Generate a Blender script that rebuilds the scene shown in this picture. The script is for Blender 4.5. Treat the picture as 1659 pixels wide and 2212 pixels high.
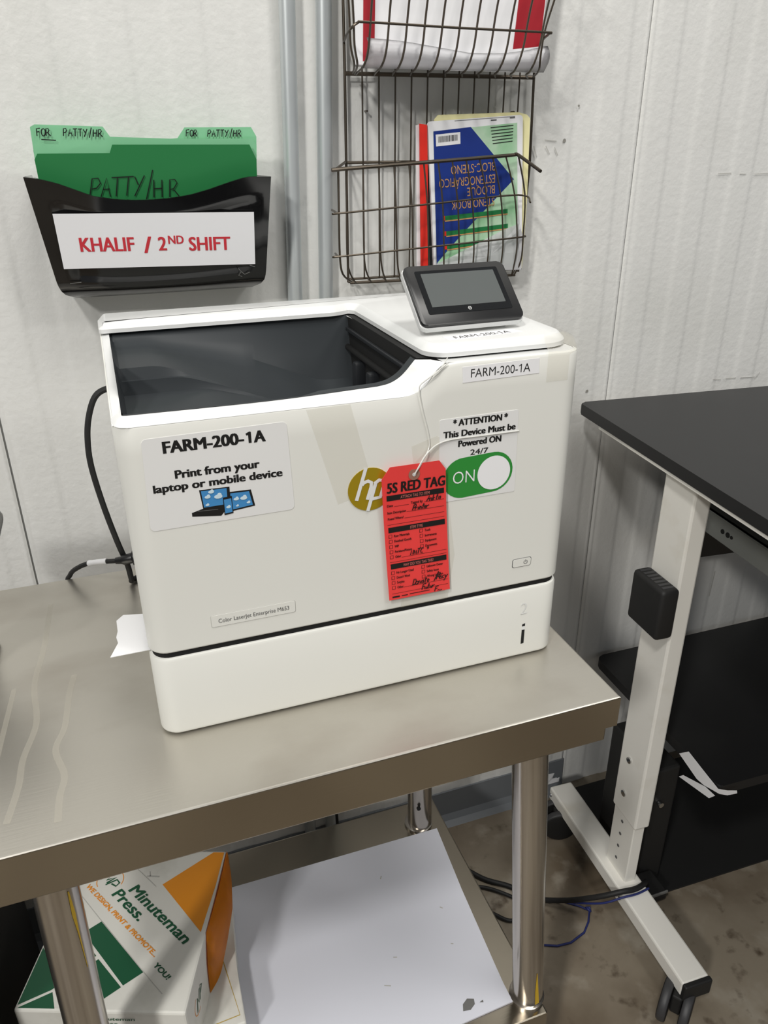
import bpy, bmesh, math, random
from mathutils import Vector, Matrix
random.seed(4)
for o in list(bpy.data.objects): bpy.data.objects.remove(o)
sc = bpy.context.scene; COL = sc.collection
T = 0.89                     # height of the steel table top above the floor; geometry below is written with the table top at z = 0
V = Vector
# ------------------------------------------------------------------ camera
def camera():
    cd = bpy.data.cameras.new('camera'); co = bpy.data.objects.new('camera', cd); COL.objects.link(co)
    y, p, r = [math.radians(a) for a in (19.4017, 25.401, -0.45537)]
    fw = V((math.sin(y)*math.cos(p), math.cos(y)*math.cos(p), -math.sin(p)))
    rt = V((math.cos(y), -math.sin(y), 0)); up = rt.cross(fw)
    rt2 = rt*math.cos(r) + up*math.sin(r); up2 = -rt*math.sin(r) + up*math.cos(r)
    m = Matrix((rt2, up2, -fw)).transposed().to_4x4()
    m.translation = V((0.01212, -0.71891, 0.60161 + T))
    co.matrix_world = m
    cd.sensor_fit = 'AUTO'; cd.sensor_width = 36; cd.lens = 36*1664.26/2212
    cd.clip_start = 0.02; cd.clip_end = 60
    sc.camera = co
camera()
# ------------------------------------------------------------------ light
w = bpy.data.worlds.new('hall'); sc.world = w; w.use_nodes = True
w.node_tree.nodes['Background'].inputs[0].default_value = (0.93, 0.96, 1.0, 1)
w.node_tree.nodes['Background'].inputs[1].default_value = 0.18
def area(name, loc, target, size, power, col=(1, .975, .93)):
    l = bpy.data.lights.new(name, 'AREA'); l.shape = 'RECTANGLE'; l.size, l.size_y = size; l.energy = power; l.color = col
    o = bpy.data.objects.new(name, l); COL.objects.link(o); o.location = V(loc) + V((0, 0, T))
    o.rotation_euler = (V(target) - V(loc)).to_track_quat('-Z', 'Y').to_euler()
area('hall_or_fill_lamp', (-1.5, -1.9, 3.4), (.3, .2, .1), (.2, .45), 62)
area('hall_or_fill_lamp', (-4.0, -4.5, 3.9), (.3, .3, .3), (.5, .5), 165)
area('hall_or_fill_lamp', (3.2, -3.2, 3.8), (.5, .3, .2), (.8, .8), 46)  # added fill without a known source, brightens the wall right of the printer
area('hall_or_fill_lamp', (.9, -.9, 3.6), (.5, .2, .1), (1.6, 1.0), 62)
sc.view_settings.view_transform = 'Standard'; sc.view_settings.look = 'None'
sc.view_settings.gamma = 1; sc.view_settings.use_curve_mapping = False
sc.view_settings.exposure = 0.0
# ------------------------------------------------------------------ materials
def srgb(*c):
    return tuple((x/255/12.92 if x/255 <= .04045 else ((x/255+.055)/1.055)**2.4) for x in c)
def mat(name, col, rough=.5, metal=0, alpha=1, spec=.5, noise=None, bump=None, coat=0, trans=0):
    m = bpy.data.materials.new(name); m.use_nodes = True; nt = m.node_tree; b = nt.nodes['Principled BSDF']
    b.inputs['Base Color'].default_value = (*col, 1); b.inputs['Roughness'].default_value = rough
    b.inputs['Metallic'].default_value = metal; b.inputs['Alpha'].default_value = alpha
    b.inputs['Specular IOR Level'].default_value = spec; b.inputs['Coat Weight'].default_value = coat
    b.inputs['Coat Roughness'].default_value = .08; b.inputs['Transmission Weight'].default_value = trans
    tc = nt.nodes.new('ShaderNodeTexCoord')
    def tex(scale, detail, stretch):
        mp = nt.nodes.new('ShaderNodeMapping'); mp.inputs['Scale'].default_value = stretch
        n = nt.nodes.new('ShaderNodeTexNoise'); n.inputs['Scale'].default_value = scale; n.inputs['Detail'].default_value = detail
        nt.links.new(tc.outputs['Object'], mp.inputs[0]); nt.links.new(mp.outputs[0], n.inputs['Vector']); return n
    if noise:                                    # list of (scale, stretch, low, high, colour): layered stains and mottling
        prev = None
        for (s, st, lo, hi, c2) in noise:
            n = tex(s, 6, st); r = nt.nodes.new('ShaderNodeMapRange'); r.inputs[1].default_value = lo; r.inputs[2].default_value = hi
            nt.links.new(n.outputs[0], r.inputs[0])
            mx = nt.nodes.new('ShaderNodeMix'); mx.data_type = 'RGBA'
            if prev is None: mx.inputs[6].default_value = (*col, 1)
            else: nt.links.new(prev, mx.inputs[6])
            mx.inputs[7].default_value = (*c2, 1); nt.links.new(r.outputs[0], mx.inputs[0]); prev = mx.outputs[2]
        nt.links.new(prev, b.inputs['Base Color'])
    if bump:
        s, st, strength, dist = bump; n = tex(s, 4, st); bp = nt.nodes.new('ShaderNodeBump')
        bp.inputs['Strength'].default_value = strength; bp.inputs['Distance'].default_value = dist
        nt.links.new(n.outputs[0], bp.inputs['Height']); nt.links.new(bp.outputs[0], b.inputs['Normal'])
    return m
I3 = (1, 1, 1)
M = {}
M['wall'] = mat('painted_wall_panel', srgb(222, 222, 219), .42, noise=[(2.2, I3, .55, .8, srgb(208, 208, 203))], bump=(95, I3, .2, .004))
M['groove'] = mat('panel_joint', srgb(120, 120, 118), .7)
M['cove'] = mat('grey_cove_base', srgb(112, 116, 120), .5)
M['floor'] = mat('stained_concrete', srgb(142, 132, 116), .55, noise=[(3.2, I3, .42, .62, srgb(104, 92, 76)), (11, I3, .55, .72, srgb(160, 152, 138)), (26, I3, .6, .75, srgb(84, 72, 58))], bump=(40, I3, .15, .003))
M['mark'] = mat('scuff', srgb(186, 185, 180), .7)
M['markdark'] = mat('dark_scuff', srgb(140, 138, 132), .7)
M['steel'] = mat('brushed_stainless', srgb(200, 196, 187), .36, .85, noise=[(5, (1, 1.6, 1), .5, .75, srgb(182, 176, 166))], bump=(8, (3, 60, 30), .05, .002))
M['steelx'] = mat('stainless_edge', srgb(168, 160, 146), .22, 1, bump=(8, (2, 60, 60), .04, .002))  # same steel in a darker tone, its dimmer reflections put into the colour
M['tube'] = mat('stainless_tube', srgb(188, 182, 174), .2, .95)
M['galv'] = mat('galvanised_conduit', srgb(208, 213, 214), .36, .55, noise=[(30, (1, 1, .1), .45, .7, srgb(184, 190, 192))])
M['white'] = mat('white_plastic', srgb(227, 227, 221), .4)
M['lid'] = mat('glossy_white_plastic', srgb(226, 227, 226), .25)
M['streak'] = mat('pale_streak', srgb(226, 221, 208), .5, .3, alpha=.2)  # pale see-through bands drawn over the tabletop
M['core'] = mat('black_gap', (.004, .004, .004), .8)
M['slate'] = mat('slate_plastic', srgb(51, 55, 58), .5, spec=.3)
M['slated'] = mat('dark_slate_plastic', srgb(34, 36, 39), .4)
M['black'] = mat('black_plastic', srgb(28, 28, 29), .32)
M['gloss'] = mat('gloss_black_plastic', srgb(18, 18, 19), .12, coat=.5)
M['screen'] = mat('screen_glass', srgb(92, 96, 95), .12, coat=1)
M['bezel'] = mat('bezel_glass', srgb(22, 23, 24), .1, coat=.6)
M['paper'] = mat('white_paper', srgb(238, 238, 240), .7)
M['label'] = mat('clear_gloss_label', srgb(229, 229, 228), .25)
M['ink'] = mat('black_ink', (.006, .006, .006), .5)
M['grey_ink'] = mat('grey_ink', srgb(96, 96, 96), .5)
M['red_ink'] = mat('red_print', srgb(205, 48, 60), .5)
M['green'] = mat('toggle_green', srgb(46, 140, 56), .4)
M['gold'] = mat('mirror_gold', srgb(186, 160, 36), .18, .45)
M['tagred'] = mat('red_tag_card', srgb(238, 64, 62), .6)
M['tagpink'] = mat('pale_print', srgb(214, 120, 112), .6)
M['grommet'] = mat('tan_grommet', srgb(150, 108, 92), .6)
M['tape'] = mat('clear_tape', srgb(214, 208, 188), .12, alpha=.16)
M['string'] = mat('clear_tie', srgb(235, 235, 230), .15, alpha=.75)
M['wire'] = mat('bronze_wire', srgb(92, 84, 74), .35, .75)
M['fgreen'] = mat('green_folder', srgb(38, 124, 68), .5)
M['lgreen'] = mat('pale_green_folder', srgb(138, 206, 160), .6)
M['redcard'] = mat('crimson_card', srgb(168, 26, 40), .5)
M['red'] = mat('red_cover', srgb(222, 40, 26), .45)
M['navy'] = mat('navy_print', srgb(26, 52, 132), .4)
M['cover'] = mat('pale_green_print', srgb(150, 200, 156), .4, noise=[(18, I3, .4, .65, srgb(196, 222, 196))])
M['dgreen'] = mat('deep_green_print', srgb(34, 120, 66), .4)
M['copper'] = mat('copper_print', srgb(198, 150, 98), .4)
M['orange'] = mat('orange_print', srgb(238, 150, 28), .45)
M['ochre'] = mat('gold_line_print', srgb(190, 164, 84), .5)
M['bgreen'] = mat('carton_green', srgb(16, 84, 54), .45)
M['carton'] = mat('white_carton', srgb(226, 225, 218), .5, noise=[(14, I3, .55, .75, srgb(206, 205, 196))])
M['board'] = mat('white_film_board', srgb(222, 224, 234), .5)
M['yellowpad'] = mat('yellow_paper', srgb(240, 234, 180), .7)
M['desktop'] = mat('black_laminate', srgb(30, 30, 31), .42, spec=.4, noise=[(3, I3, .55, .75, srgb(38, 38, 38))])
M['deskwhite'] = mat('white_powder_coat', srgb(240, 238, 231), .45, noise=[(9, I3, .58, .8, srgb(222, 217, 204))])
M['rail'] = mat('grey_powder_coat', srgb(140, 143, 140), .4, .3)
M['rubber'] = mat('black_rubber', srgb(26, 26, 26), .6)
M['tread'] = mat('dark_grey_tread', srgb(58, 58, 60), .5)
M['blue'] = mat('blue_twine', srgb(34, 44, 104), .6)
M['yellow'] = mat('yellow_tape', srgb(214, 176, 40), .5)
M['grey'] = mat('grey_plastic', srgb(112, 112, 110), .4)
M['sky'] = mat('sky_print', srgb(66, 138, 196), .4)
M['cloud'] = mat('cloud_print', srgb(206, 226, 236), .4)
M['chrome'] = mat('chrome', srgb(210, 210, 210), .15, 1)
# ------------------------------------------------------------------ object helpers
def mlist(m): return [M[x] for x in ([m] if isinstance(m, str) else m)]
def thing(name, label, cat, loc, group=None):
    o = bpy.data.objects.new(name, None); COL.objects.link(o); o.empty_display_size = .05
    o.location = V(loc) + V((0, 0, T)); o['label'] = label; o['category'] = cat
    if group: o['group'] = group
    return o
def wloc(o):
    p = V((0, 0, 0))
    while o: p += o.location; o = o.parent
    return p
def obj(name, bm, m, parent=None, smooth=False, label=None, cat=None, group=None, kind=None, norm=True):
    for v in bm.verts: v.co.z += T
    if parent: off = wloc(parent)
    else:
        xs = [v.co for v in bm.verts]
        off = V(((min(c.x for c in xs)+max(c.x for c in xs))/2, (min(c.y for c in xs)+max(c.y for c in xs))/2, min(c.z for c in xs)))
    for v in bm.verts: v.co -= off
    if norm: bmesh.ops.recalc_face_normals(bm, faces=bm.faces)
    me = bpy.data.meshes.new(name); bm.to_mesh(me); bm.free()
    for x in mlist(m): me.materials.append(x)
    if smooth:
        for p in me.polygons: p.use_smooth = True
        try: me.set_sharp_from_angle(angle=math.radians(35))
        except Exception: pass
    o = bpy.data.objects.new(name, me); COL.objects.link(o)
    if parent: o.parent = parent
    else: o.location = off
    if label: o['label'] = label
    if cat: o['category'] = cat
    if group: o['group'] = group
    if kind: o['kind'] = kind
    return o
def box(bm, x0, x1, y0, y1, z0, z1, mi=0, bev=0, fn=None):
    b = bmesh.new(); bmesh.ops.create_cube(b, size=1)
    for v in b.verts: v.co = V(((x0+x1)/2+v.co.x*(x1-x0), (y0+y1)/2+v.co.y*(y1-y0), (z0+z1)/2+v.co.z*(z1-z0)))
    if bev: bmesh.ops.bevel(b, geom=list(b.edges), offset=bev, segments=2, profile=.5, affect='EDGES')
    join(bm, b, mi, fn)
def join(bm, b, mi=None, fn=None):
    mp = {}
    for v in b.verts: mp[v] = bm.verts.new(fn(v.co) if fn else v.co)
    for f in b.faces:
        try:
            g = bm.faces.new([mp[v] for v in f.verts]); g.material_index = f.material_index if mi is None else mi; g.smooth = f.smooth
        except ValueError: pass
    b.free()
def rot(cx, cy, deg):
    c, s = math.cos(math.radians(deg)), math.sin(math.radians(deg))
    return lambda p: V((cx+(p.x)*c-(p.y)*s, cy+(p.x)*s+(p.y)*c, p.z))
def tube(bm, pts, r, n=8, mi=0, cap=True, smooth=True):
    pts = [V(p) for p in pts]; rings = []
    up = None
    for i, p in enumerate(pts):
        d = (pts[min(i+1, len(pts)-1)] - pts[max(i-1, 0)]).normalized()
        if up is None:
            up = d.orthogonal().normalized()
        up = (up - d*up.dot(d)).normalized(); s = d.cross(up)
        rr = r[i] if isinstance(r, (list, tuple)) else r
        rings.append([bm.verts.new(p + (up*math.cos(2*math.pi*k/n) + s*math.sin(2*math.pi*k/n))*rr) for k in range(n)])
    for a, b in zip(rings, rings[1:]):
        for k in range(n):
            f = bm.faces.new((a[k], a[(k+1) % n], b[(k+1) % n], b[k])); f.material_index = mi; f.smooth = smooth
    if cap:
        for rg in (rings[0], rings[-1]):
            f = bm.faces.new(rg); f.material_index = mi
def curve(pts, n=8):
    pts = [V(p) for p in pts]; out = []
    for i in range(len(pts)-1):
        p0, p1, p2, p3 = pts[max(i-1, 0)], pts[i], pts[i+1], pts[min(i+2, len(pts)-1)]
        for k in range(n):
            t = k/n; out.append(.5*((2*p1)+(p2-p0)*t+(2*p0-5*p1+4*p2-p3)*t*t+(3*p1-p0-3*p2+p3)*t**3))
    return out+[pts[-1]]
def prism(bm, pts, d, mi=0, side=None):
    """closed polygon (3D points) pushed out by vector d"""
    a = [bm.verts.new(V(p)) for p in pts]; b = [bm.verts.new(V(p)+V(d)) for p in pts]; n = len(a)
    for vs in (a, b[::-1]):
        f = bm.faces.new(vs); f.material_index = mi
    for i in range(n):
        f = bm.faces.new((a[i], a[(i+1) % n], b[(i+1) % n], b[i])); f.material_index = mi if side is None else side
def roundpoly(pts, rs, seg=6):
    out = []; n = len(pts)
    for i in range(n):
        p = V(pts[i]).to_2d(); a = V(pts[i-1]).to_2d(); b = V(pts[(i+1) % n]).to_2d(); r = rs[i] if isinstance(rs, (list, tuple)) else rs
        if r <= 0: out.append((p.x, p.y)); continue
        u, v = (a-p).normalized(), (b-p).normalized(); ang = u.angle(v); t = r/math.tan(ang/2)
        c = p + (u+v).normalized()*(r/math.sin(ang/2)); s = p+u*t-c; e = p+v*t-c
        a0 = math.atan2(s.y, s.x); da = math.atan2(e.y, e.x)-a0
        while da > math.pi: da -= 2*math.pi
        while da < -math.pi: da += 2*math.pi
        for k in range(seg+1):
            q = a0+da*k/seg; out.append((c.x+r*math.cos(q), c.y+r*math.sin(q)))
    return out
# flat printing on a plane --------------------------------------------------
_txt = {}
def glyphs(s, bold=0):
    if (s, bold) in _txt: return _txt[(s, bold)]
    cu = bpy.data.curves.new('t', 'FONT'); cu.body = s; cu.size = 1; cu.offset = bold; cu.resolution_u = 3; cu.fill_mode = 'FRONT'
    o = bpy.data.objects.new('t', cu); COL.objects.link(o)
    bpy.context.view_layer.update()
    me = bpy.data.meshes.new_from_object(o.evaluated_get(bpy.context.evaluated_depsgraph_get()))
    res = ([tuple(v.co[:2]) for v in me.vertices], [tuple(p.vertices) for p in me.polygons])
    bpy.data.objects.remove(o); bpy.data.curves.remove(cu); bpy.data.meshes.remove(me)
    _txt[(s, bold)] = res; return res
CAP = max(v[1] for v in glyphs('H')[0])
class Flat:
    """prints shapes into a mesh on the plane O + x*ux + y*uy, lifted along n"""
    def __init__(s, O, ux, uy, bm=None, fn=None):
        s.O, s.ux, s.uy = V(O), V(ux).normalized(), V(uy).normalized(); s.n = s.ux.cross(s.uy).normalized()
        s.bm = bm or bmesh.new(); s.fn = fn
    def at(s, x, y, l=0):
        p = s.O + s.ux*x + s.uy*y + s.n*l
        return s.fn(p) if s.fn else p
    def face(s, vs, mi):
        f = s.bm.faces.new(vs); f.material_index = mi
    def poly(s, pts, mi=0, l=.0003): s.face([s.bm.verts.new(s.at(x, y, l)) for x, y in pts], mi)
    def slab(s, pts, mi=0, l0=0, l1=.0003):
        a = [s.bm.verts.new(s.at(x, y, l0)) for x, y in pts]; b = [s.bm.verts.new(s.at(x, y, l1)) for x, y in pts]
        s.face(b, mi); s.face(a[::-1], mi)
        for i in range(len(a)): s.face((a[i], a[(i+1) % len(a)], b[(i+1) % len(a)], b[i]), mi)
    def rect(s, x0, x1, y0, y1, mi=0, l=.0003): s.poly([(x0, y0), (x1, y0), (x1, y1), (x0, y1)], mi, l)
    def disc(s, x, y, r, mi=0, l=.0003, n=28, r2=None): s.poly([(x+r*math.cos(6.2832*k/n), y+(r2 or r)*math.sin(6.2832*k/n)) for k in range(n)], mi, l)
    def ring(s, x, y, r, w, mi=0, l=.0003, n=28, a0=0, a1=360):
        full = a1-a0 >= 360; m = n if full else n+1
        A = [math.radians(a0+(a1-a0)*k/n) for k in range(m)]
        i = [s.bm.verts.new(s.at(x+(r-w)*math.cos(a), y+(r-w)*math.sin(a), l)) for a in A]; o = [s.bm.verts.new(s.at(x+r*math.cos(a), y+r*math.sin(a), l)) for a in A]
        for k in range(m if full else m-1): s.face((i[k], i[(k+1) % m], o[(k+1) % m], o[k])[::-1], mi)
    def line(s, pts, w, mi=0, l=.0004):
        pts = [V((x, y)) for x, y in pts]; L = []; R = []
        for i, p in enumerate(pts):
            d = pts[min(i+1, len(pts)-1)]-pts[max(i-1, 0)]
            d = d.normalized() if d.length > 1e-9 else V((1, 0)); q = V((-d.y, d.x))*w/2
            L.append(s.bm.verts.new(s.at(*(p+q), l))); R.append(s.bm.verts.new(s.at(*(p-q), l)))
        for i in range(len(pts)-1): s.face((R[i], R[i+1], L[i+1], L[i]), mi)
    def text(s, t, x, y, w, h, mi=1, bold=0, l=.0006, shear=0, slope=0):
        """left end x, baseline y, total width w, capital height h"""
        if bold > .005:                          # heavier strokes: the same outlines set again a hair apart
            d = h*bold*1.5
            for k, (dx, dy) in enumerate(((-1, -.6), (1, -.6), (-1, .6), (1, .6), (0, 0))): s.text(t, x+d+dx*d, y+dy*d*.5, w-2*d, h, mi, 0, l+k*.00004, shear, slope)
            return
        vs, fs = glyphs(t, bold); x0 = min(v[0] for v in vs); x1 = max(v[0] for v in vs); k = w/(x1-x0); ky = h/CAP
        bv = [s.bm.verts.new(s.at(x+(a-x0)*k+b*ky*shear, y+b*ky+slope*(a-x0)*k, l)) for a, b in vs]
        for f in fs:
            try: s.face([bv[i] for i in f], mi)
            except ValueError: pass
    def hand(s, t, x, y, h, w, mi=1, l=.0006, adv=.72, shear=.1, slope=0):
        """hand lettering from single strokes"""
        cx = x
        for ch in t:
            if ch == ' ': cx += h*.5; continue
            for st in PEN.get(ch, []):
                P = [(cx+a*h*.58+b*h*shear+random.uniform(-.02, .02)*h, y+b*h+slope*(cx-x)) for a, b in st]; s.line(P, w, mi, l)
            cx += h*adv
        return cx
A6 = [(.5+.5*math.cos(math.radians(a)), .5+.5*math.sin(math.radians(a))) for a in range(100, 470, 30)]
PEN = {'F': [[(0, 0), (0, 1), (.9, 1.05)], [(0, .55), (.7, .6)]], 'O': [A6], 'o': [[(a*.8, b*.5) for a, b in A6]],
 'R': [[(0, 0), (.05, 1), (.6, 1), (.8, .8), (.5, .5), (.05, .45), (.5, .4), (1, 0)]], 'P': [[(0, 0), (.1, 1), (.7, 1.02), (.9, .75), (.6, .5), (.1, .45)]],
 'A': [[(0, 0), (.45, 1), (.9, 0)], [(.15, .4), (.8, .42)]], 'T': [[(-.1, 1), (1, 1.02)], [(.45, 1), (.4, 0)]], 'Y': [[(0, 1), (.45, .55)], [(.95, 1.05), (.2, -.05)]],
 '/': [[(.2, -.15), (.8, 1.25)]], 'H': [[(0, 0), (.05, 1)], [(.85, 0), (.9, 1)], [(.0, .5), (.9, .52)]], 'N': [[(0, 0), (.05, .95), (.6, .05), (.75, .95)]],
 'M': [[(0, 0), (.1, .8), (.4, .2), (.7, .8), (.8, 0)]], 'C': [[(.9, .85), (.4, 1), (.05, .5), (.4, 0), (.9, .15)]], '?': [[(.1, .8), (.4, 1), (.7, .8), (.4, .5)]],
 'D': [[(.1, 0), (.1, 1), (.6, .95), (.9, .5), (.6, .05), (0, 0)]], 'n': [[(0, 0), (0, .5), (.3, .5), (.5, .3), (.6, 0)]], 'k': [[(0, 0), (0, 1)], [(.6, .5), (.1, .25), (.6, 0)]],
 't': [[(.3, 1), (.25, 0), (.6, .05)], [(0, .6), (.7, .6)]], 'i': [[(.3, .5), (.3, 0)], [(.32, .75), (.4, .78)]], 'a': [[(.6, .5), (.1, .45), (.05, .05), (.5, .1), (.6, .5), (.7, 0)]],
 'r': [[(0, 0), (.1, .5), (.2, .35), (.7, .5)]], 'e': [[(.0, .25), (.6, .3), (.4, .55), (.05, .3), (.2, 0), (.7, .08)]], 'u': [[(0, .5), (.1, .05), (.5, .05), (.6, .5), (.7, 0)]],
 'c': [[(.6, .45), (.1, .4), (.1, .05), (.6, .05)]], 'y': [[(0, .5), (.3, .1)], [(.7, .5), (.1, -.4)]], '~': [[(0, .1), (.4, .2), (.8, .02), (1.6, .1)]]}
def farm(F, x, y, w, h, mi, bold, l=.0006, slope=0):
    F.text('FARM-200-', x, y, w*.785, h, mi, bold, l, 0, slope)
    a = x+w*.843; b = y+slope*w*.8; t = h*(.11+max(bold, 0)*3.2); F.line([(a, b), (a, b+h)], t, mi, l); F.line([(a-h*.3, b+h*.78), (a+t*.3, b+h*.95)], t*.8, mi, l+.00004)
    F.text('A', x+w*.880, y+slope*w*.88, w*.120, h, mi, bold, l, 0, slope)
# ================================================================== SETTING
WY = .54                                          # plane of the back wall
def wall():
    bm = bmesh.new(); prof = []
    x = -2.2; joints = [-1.27, -.168, .932, 2.03]
    xs = sorted(set([round(-2.2+.05*i, 3) for i in range(110)]))
    def flute(x):                                # shallow alternating flutes, 1.2 mm
        t = (x/.1) % 1; return .0019 if t < .42 else (.0019*(1-(t-.42)/.08) if t < .5 else (0 if t < .92 else .0019*(t-.92)/.08))
    pts = []
    xx = -2.2
    while xx < 3.3:
        if not any(abs(xx-j) < .006 for j in joints): pts.append((xx, WY+flute(xx)))
        xx += .004
    for j in joints: pts += [(j-.0035, WY), (j-.0015, WY+.006), (j+.0015, WY+.006), (j+.0035, WY)]
    pts.sort()
    lo = [bm.verts.new((a, b, -T)) for a, b in pts]; hi = [bm.verts.new((a, b, 2.4)) for a, b in pts]
    for i in range(len(pts)-1):
        f = bm.faces.new((lo[i], lo[i+1], hi[i+1], hi[i])); f.smooth = True
        if pts[i][1] > WY+.004 and pts[i+1][1] > WY+.004: f.material_index = 1; f.smooth = False
    # solid back so that the wall has its real thickness
    b0 = [bm.verts.new((a, WY+.1, z)) for a, z in ((-2.2, -T), (3.3, -T), (3.3, 2.4), (-2.2, 2.4))]
    bm.faces.new(b0)
    # scuffs on the paint
    F = Flat((0, WY, 0), (1, 0, 0), (0, 0, 1), bm)
    for (a, b, c, d, wd) in [(1.115, .551, 1.145, .5515, .0016), (1.165, .55, 1.18, .5495, .0012), (1.2, .549, 1.25, .5505, .0014), (1.19, .155, 1.21, .152, .0015), (1.222, .153, 1.25, .152, .0014), (1.262, .151, 1.3, .149, .0014), (1.3, .145, 1.312, .158, .0012),
                             (-.043, .068, -.036, .05, .0012), (-.036, .05, -.034, .03, .0012), (.725, .60, .731, .585, .002), (.748, .6, .756, .588, .0015), (.765, .598, .772, .586, .0015), (.745, .609, .768, .607, .0015), (1.205, -.29, 1.2, -.42, .004), (1.3, -.33, 1.297, -.4, .003)]:
        F.line([(a, b), (c, d)], wd, 2, .0015)
    for (a, b, r) in [(.845, .163, .0035), (.882, .162, .003), (.783, .608, .003), (.805, .66, .002)]: F.disc(a, b, r, 3 if r < .0055 else 2, .0015, 10)
    obj('wall_back', bm, ['wall', 'groove', 'mark', 'markdark'], kind='structure', norm=False)
wall()
bm = bmesh.new(); box(bm, -2.2, 3.3, -4.5, WY+.1, -T-.1, -T); obj('floor', bm, 'floor', kind='structure')
bm = bmesh.new()
prof = [(WY, -.80), (WY-.004, -.80), (WY-.006, -.87), (WY-.014, -.884), (WY-.03, -T), (WY, -T)]
prism(bm, [(-2.2, a, b) for a, b in prof], (3.13, 0, 0)); obj('baseboard_back', bm, 'cove', kind='structure')
# ================================================================== STEEL TABLE
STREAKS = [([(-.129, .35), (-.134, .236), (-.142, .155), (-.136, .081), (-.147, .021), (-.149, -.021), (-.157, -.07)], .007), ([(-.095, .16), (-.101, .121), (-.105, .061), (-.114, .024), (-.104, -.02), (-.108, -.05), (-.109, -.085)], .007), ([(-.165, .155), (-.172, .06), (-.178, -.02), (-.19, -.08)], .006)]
TB = (-.235, .527, -.113, .420)
def table():
    t = thing('work_table', 'brushed stainless steel work table carrying the white printer', 'table', (.15, .15, -T))
    x0, x1, y0, y1 = TB
    bm = bmesh.new(); b = bmesh.new()
    bmesh.ops.create_cube(b, size=1)
    for v in b.verts: v.co = V(((x0+x1)/2+v.co.x*(x1-x0), (y0+y1)/2+v.co.y*(y1-y0), -.022+v.co.z*.044))
    b.normal_update()
    bmesh.ops.bevel(b, geom=[e for e in b.edges if all(v.co.z > -.01 for v in e.verts)], offset=.0028, segments=3, profile=.5, affect='EDGES')
    bot = [f for f in b.faces if f.normal.z < -.9]; bmesh.ops.delete(b, geom=bot, context='FACES')
    join(bm, b)
    for f in bm.faces: f.material_index = 0 if f.calc_center_median().z > -.0015 else 1
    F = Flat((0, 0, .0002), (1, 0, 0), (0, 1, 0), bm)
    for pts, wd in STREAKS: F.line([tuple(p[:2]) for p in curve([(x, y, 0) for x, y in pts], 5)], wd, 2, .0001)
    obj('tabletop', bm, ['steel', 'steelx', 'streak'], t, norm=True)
    bm = bmesh.new(); box(bm, x0+.006, x1-.012, y0+.004, y0+.05, -.067, -.043, 0, .002); box(bm, x0+.006, x1-.012, y1-.05, y1-.004, -.067, -.043, 0, .002)
    box(bm, x0+.006, x0+.05, y0+.05, y1-.05, -.066, -.043); box(bm, x1-.058, x1-.012, y0+.05, y1-.05, -.066, -.043)
    obj('under_channel', bm, 'steelx', t)
    for (xa, xb, ya) in ((-.131, -.152, -.058), (.438, .499, -.058), (.440, .452, .32), (-.13, -.14, .32)):
        bm = bmesh.new(); tube(bm, [(xa, ya, -.045), (xb, ya, -T+.03)], .0238, 28)
        l = obj('leg', bm, 'tube', t, True)
        bm = bmesh.new(); tube(bm, [(xb, ya, -T+.035), (xb, ya, -T+.02), (xb, ya, -T)], [.0245, .0245, .018], 20); obj('foot', bm, 'black', l, True)
        if ya < 0:
            def onleg(ang, z, l2=.0004):
                q = (-.045-z)/(T-.03-.045); a = math.radians(ang); return V((xa+(xb-xa)*q+(.0238+l2)*math.cos(a), ya+(.0238+l2)*math.sin(a), z))
            bm = bmesh.new()
            if xa > 0: sp = [(-84, -.535, 1), (-84, -.58, 7), (-82, -.612, 9)]
            else: sp = [(-52, -.105, 2), (-50, -.14, 5), (-48, -.17, 2), (-44, -.23, .7)]
            for p, q in zip(sp, sp[1:]):
                bm.faces.new([bm.verts.new(onleg(p[0]-p[2], p[1])), bm.verts.new(onleg(p[0]+p[2], p[1])), bm.verts.new(onleg(q[0]+q[2], q[1])), bm.verts.new(onleg(q[0]-q[2], q[1]))])
            obj('yellow_tape_mark', bm, 'yellow', l)
    # leg hole on the rear leg
    bm = bmesh.new(); box(bm, -.205, .497, -.095, .375, -.655, -.621, 0, .003)
    obj('undershelf', bm, 'steelx', t)
    for (x, y) in ((.479, -.058), (.4455, .32), (-.146, -.058), (-.136, .32)):
        bm = bmesh.new(); tube(bm, [(x, y, -.66), (x, y, -.616), (x, y, -.615)], [.0275, .0275, .0245], 24); obj('shelf_collar', bm, 'tube', t, True)
    bm = bmesh.new(); tube(bm, [(.435, .2967, -.552), (.435, .292, -.552)], .0038, 12); obj('bolt_hole', bm, 'core', t)
table()
# white film board lying on the undershelf
bm = bmesh.new()
P = [(-.19, -.066), (.33, -.068), (.452, -.062), (.452, -.03), (.4535, .0), (.462, .15), (.474, .293), (.462, .293), (-.19, .298)]
prism(bm, [(a, b, -.6205) for a, b in P], (0, 0, .003))
F = Flat((0, 0, -.6174), (1, 0, 0), (0, 1, 0), bm)
F.poly([(.372, -.05), (.384, -.052), (.394, -.046), (.396, -.038), (.386, -.034), (.376, -.04)], 1); F.poly([(.402, -.046), (.408, -.048), (.409, -.044)], 1)
for (a, b, c, d) in [(.3, .07, .306, .068), (.41, .13, .414, .126), (.4, .06, .404, .058), (.27, .03, .28, .026), (.33, .22, .334, .226)]: F.line([(a, b), (c, d)], .0018, 2)
obj('white_board', bm, ['board', 'grey', 'mark'], label='flat white board with a torn corner lying on the lower table shelf', cat='board')
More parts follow.
